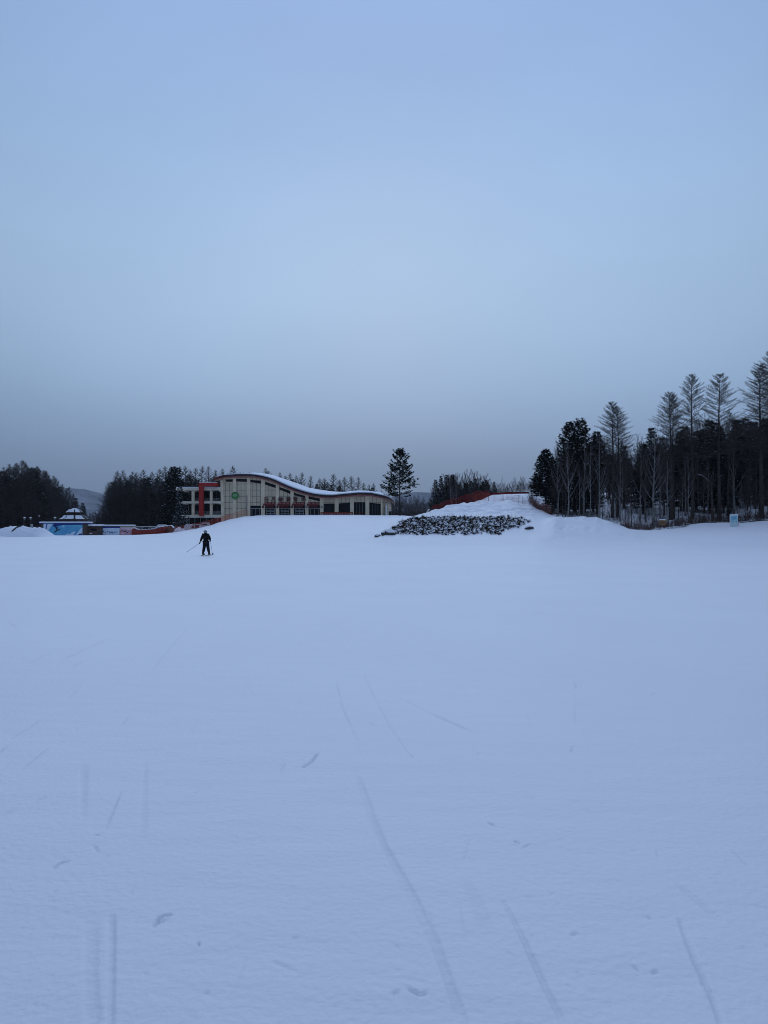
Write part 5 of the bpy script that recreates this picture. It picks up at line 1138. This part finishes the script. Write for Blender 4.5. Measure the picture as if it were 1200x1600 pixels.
def skier():
    Y = 51.5; x = Xu(320.8, Y); z0 = gz(x, Y)+.045
    o = empty('person', (x, Y, z0), 'skier in black jacket and dark trousers seen from behind, grey helmet, holding poles', 'person')
    pel = (.05, 0, .93); lk, la = (-.09, .05, .50), (-.155, 0, .10); rk, ra = (.17, .06, .50), (.255, 0, .10)
    lh, rh = (-.04, 0, .87), (.14, 0, .87); ch_ = (.03, .02, 1.22); nk = (.01, .03, 1.44); hd = (-.005, .04, 1.56); ht = (-.005, .045, 1.67)
    ls, rs_ = (-.17, .02, 1.37), (.21, .02, 1.37); le, re = (-.27, .02, 1.10), (.28, .12, 1.12); lw, rw = (-.37, .04, .88), (.25, .36, 1.02)
    body = [[(pel, .13), ((.045, .01, 1.06), .12), (ch_, (.15, .11)), (nk, .06), (hd, .085), (ht, .075)], [(pel, .13), (lh, .10), (lk, .065), (la, .05), ((-.165, .15, .03), .04)], [(pel, .13), (rh, .10), (rk, .065), (ra, .05), ((.27, .15, .03), .04)],
            [(ch_, .14), (ls, .065), (le, .045), (lw, .033)], [(ch_, .14), (rs_, .065), (re, .045), (rw, .033)], [(hd, .085), ((-.005, .14, 1.555), .014)]]
    skinned('body', body, M['skin'], o)
    j = [[((.045, 0, .86), .185), ((.045, .01, 1.0), .20), ((.04, .015, 1.14), .205), (ch_, (.225, .17)), ((.015, .02, 1.36), .18), (nk, .11), ((0, .03, 1.49), .085)], [(ch_, (.19, .15)), (ls, .12), (le, .09), ((-.355, .035, .92), .07)], [(ch_, (.19, .15)), (rs_, .12), (re, .095), ((.255, .33, 1.03), .07)]]
    jk = skinned('jacket', j, M['blk'], o)
    b = MB(); pts = [(-.075, -.158, 1.215), (-.01, -.172, 1.225), (.06, -.173, 1.235), (.125, -.158, 1.245)]; b.tube(pts, [.016, .020, .020, .016], 6); b.build('back_stripe', M['stripe'], jk, True)
    t = [[((.05, 0, .95), .17), (lh, .15), (lk, .118), ((-.15, .01, .16), .10)], [((.05, 0, .95), .17), (rh, .15), (rk, .118), ((.25, .01, .16), .10)]]
    tr = skinned('trousers', t, M['navy'], o)
    b = MB(); b.tube([(-.13, -.06, .86), (-.05, -.165, .855), (.05, -.185, .86), (.14, -.165, .865), (.21, -.06, .87)], .017, 6); b.build('waist_band', M['stripe'], jk, True)
    b = MB(); b.blob((-.005, .035, 1.60), .125, .15, .13, seg=18, rings=12); b.build('helmet', M['helmet'], o, True)
    b = MB(); b.tube([(-.118, .05, 1.595), (-.09, -.075, 1.60), (-.005, -.122, 1.60), (.08, -.075, 1.60), (.108, .05, 1.595)], .013, 6); b.build('goggle_strap', M['stripe'], o, True)
    b = MB(); b.tube([(-.085, .155, 1.58), (-.005, .195, 1.575), (.075, .155, 1.58)], .038, 8); b.build('goggles', M['glass'], o, True)
    b = MB(); b.tube([(-.075, -.01, 1.47), (-.04, -.08, 1.47), (.03, -.08, 1.47), (.09, .0, 1.47)], .05, 8); b.build('hood', M['blk'], jk, True)
    def boot(a, sx): b = MB(); b.tube([(a[0], 0, .22), (a[0], .0, .10), (a[0], .03, .055)], [.075, .072, .068], 10); b.tube([(a[0], -.07, .065), (a[0], .08, .06), (a[0]+sx*.01, .22, .045)], [.055, .058, .045], 8); b.build('boot', M['blk'], o, True)
    boot(la, -1); boot(ra, 1)
    def glove(w, d, up, name='glove'):
        w = Vector(w); d = Vector(d).normalized(); up = Vector(up).normalized(); sd_ = d.cross(up).normalized(); palm = w + d*.07
        t_ = lambda v: tuple(v)
        chains = [[(t_(w), .036), (t_(w + d*.03), .038), (t_(palm), .040)]]
        for k, (s_, L_) in enumerate(((-.030, .062), (-.010, .072), (.010, .068), (.030, .052))):
            f0 = palm + sd_*s_ + d*.01; f1 = f0 + d*L_*.5 - up*.010; f2 = f1 + d*L_*.22 - up*.035; f3 = f2 - d*.02 - up*.022
            chains.append([(t_(palm), .040), (t_(f0), .013), (t_(f1), .013), (t_(f2), .012), (t_(f3), .010)])
        th0 = w + d*.035 - sd_*.035; chains.append([(t_(w + d*.03), .038), (t_(th0), .015), (t_(th0 + d*.03 - up*.02 - sd_*.012), .013), (t_(th0 + d*.045 - up*.045), .011)])
        skinned(name, chains, M['blk'], o, sub=1); return palm - up*.03 + d*.02
    gl_ = glove(lw, (-.35, .05, -.9), (.2, 1, 0)); gr_ = glove(rw, (0, .9, -.3), (0, .3, 1))
    def pole(top, tip, label):
        top, tip = Vector(top), Vector(tip); dd = (top-tip).normalized()
        r_ = empty('ski_pole', Vector(o.location) + tip, label, 'ski pole', 'ski poles held by the skier'); L_ = top-tip
        b = MB(); b.tube([(0, 0, 0), L_*.02, L_], [.003, .009, .011], 8); b.build('shaft', M['pole'], r_); b = MB(); b.tube([L_-dd*.06, L_-dd*.02, L_+dd*.03], [.016, .018, .016], 8); b.build('grip', M['blk'], r_)
        b = MB(); b.tube([dd*.055, dd*.065], [.05, .045], 12); b.build('basket', M['blk'], r_)
    pole(Vector(gl_)+Vector((.06, .04, .05)), (-1.22, -.30, .18), 'ski pole sticking out to the left from the skier')
    pole(Vector(gr_)+Vector((-.01, .02, .05)), (.56, -.25, .02), 'ski pole hanging on the right side of the skier')
    for a, sg, lb in ((la, -1, 'left ski under the skier on the snow'), (ra, 1, 'right ski under the skier on the snow')):
        r_ = empty('ski', Vector(o.location)+Vector((a[0]+sg*.01, .05, -.035)), lb, 'ski', 'skis of the skier', rz=sg*-.10)
        b = MB(); ys = [(-.85, .040, .0), (-.6, .045, .0), (0, .036, .0), (.5, .043, .0), (.70, .046, .015), (.80, .03, .07), (.84, .008, .10)]
        for y_, w_, z_ in ys: b.v += [(-w_, y_, z_), (w_, y_, z_), (w_, y_, z_+.018), (-w_, y_, z_+.018)]
        for k in range(len(ys)-1):
            for e in range(4): b.f.append((k*4+e, k*4+(e+1) % 4, (k+1)*4+(e+1) % 4, (k+1)*4+e)); b.m.append(0)
        b.f += [(3, 2, 1, 0), tuple(range(24, 28))]; b.m += [0, 0]; b.build('ski_body', M['ski'], r_, fix=True)
        for y_, nm2 in ((.20, 'toe_binding'), (-.16, 'heel_binding')): b = MB(); b.box(-.035, .035, y_-.05, y_+.05, .019, .055); bevel(b.build(nm2, M['steel'], r_), .008)
skier()

# ------------------------------------------------------------------ haze
def haze():
    b = MB(); b.box(-4300, 4300, -300, 4450, -1.5, 330); m = bpy.data.materials.new('haze'); m.use_nodes = True; t = m.node_tree; t.nodes.clear()
    o_ = N(t, 'ShaderNodeOutputMaterial'); v = N(t, 'ShaderNodeVolumePrincipled'); v.inputs['Color'].default_value = (.86, .90, 1.0, 1); v.inputs['Density'].default_value = HAZE
    t.links.new(v.outputs[0], o_.inputs['Volume']); tag(b.build('haze', m), 'thin cold haze over the valley', kind='stuff')
HAZE = 0.00012
haze()
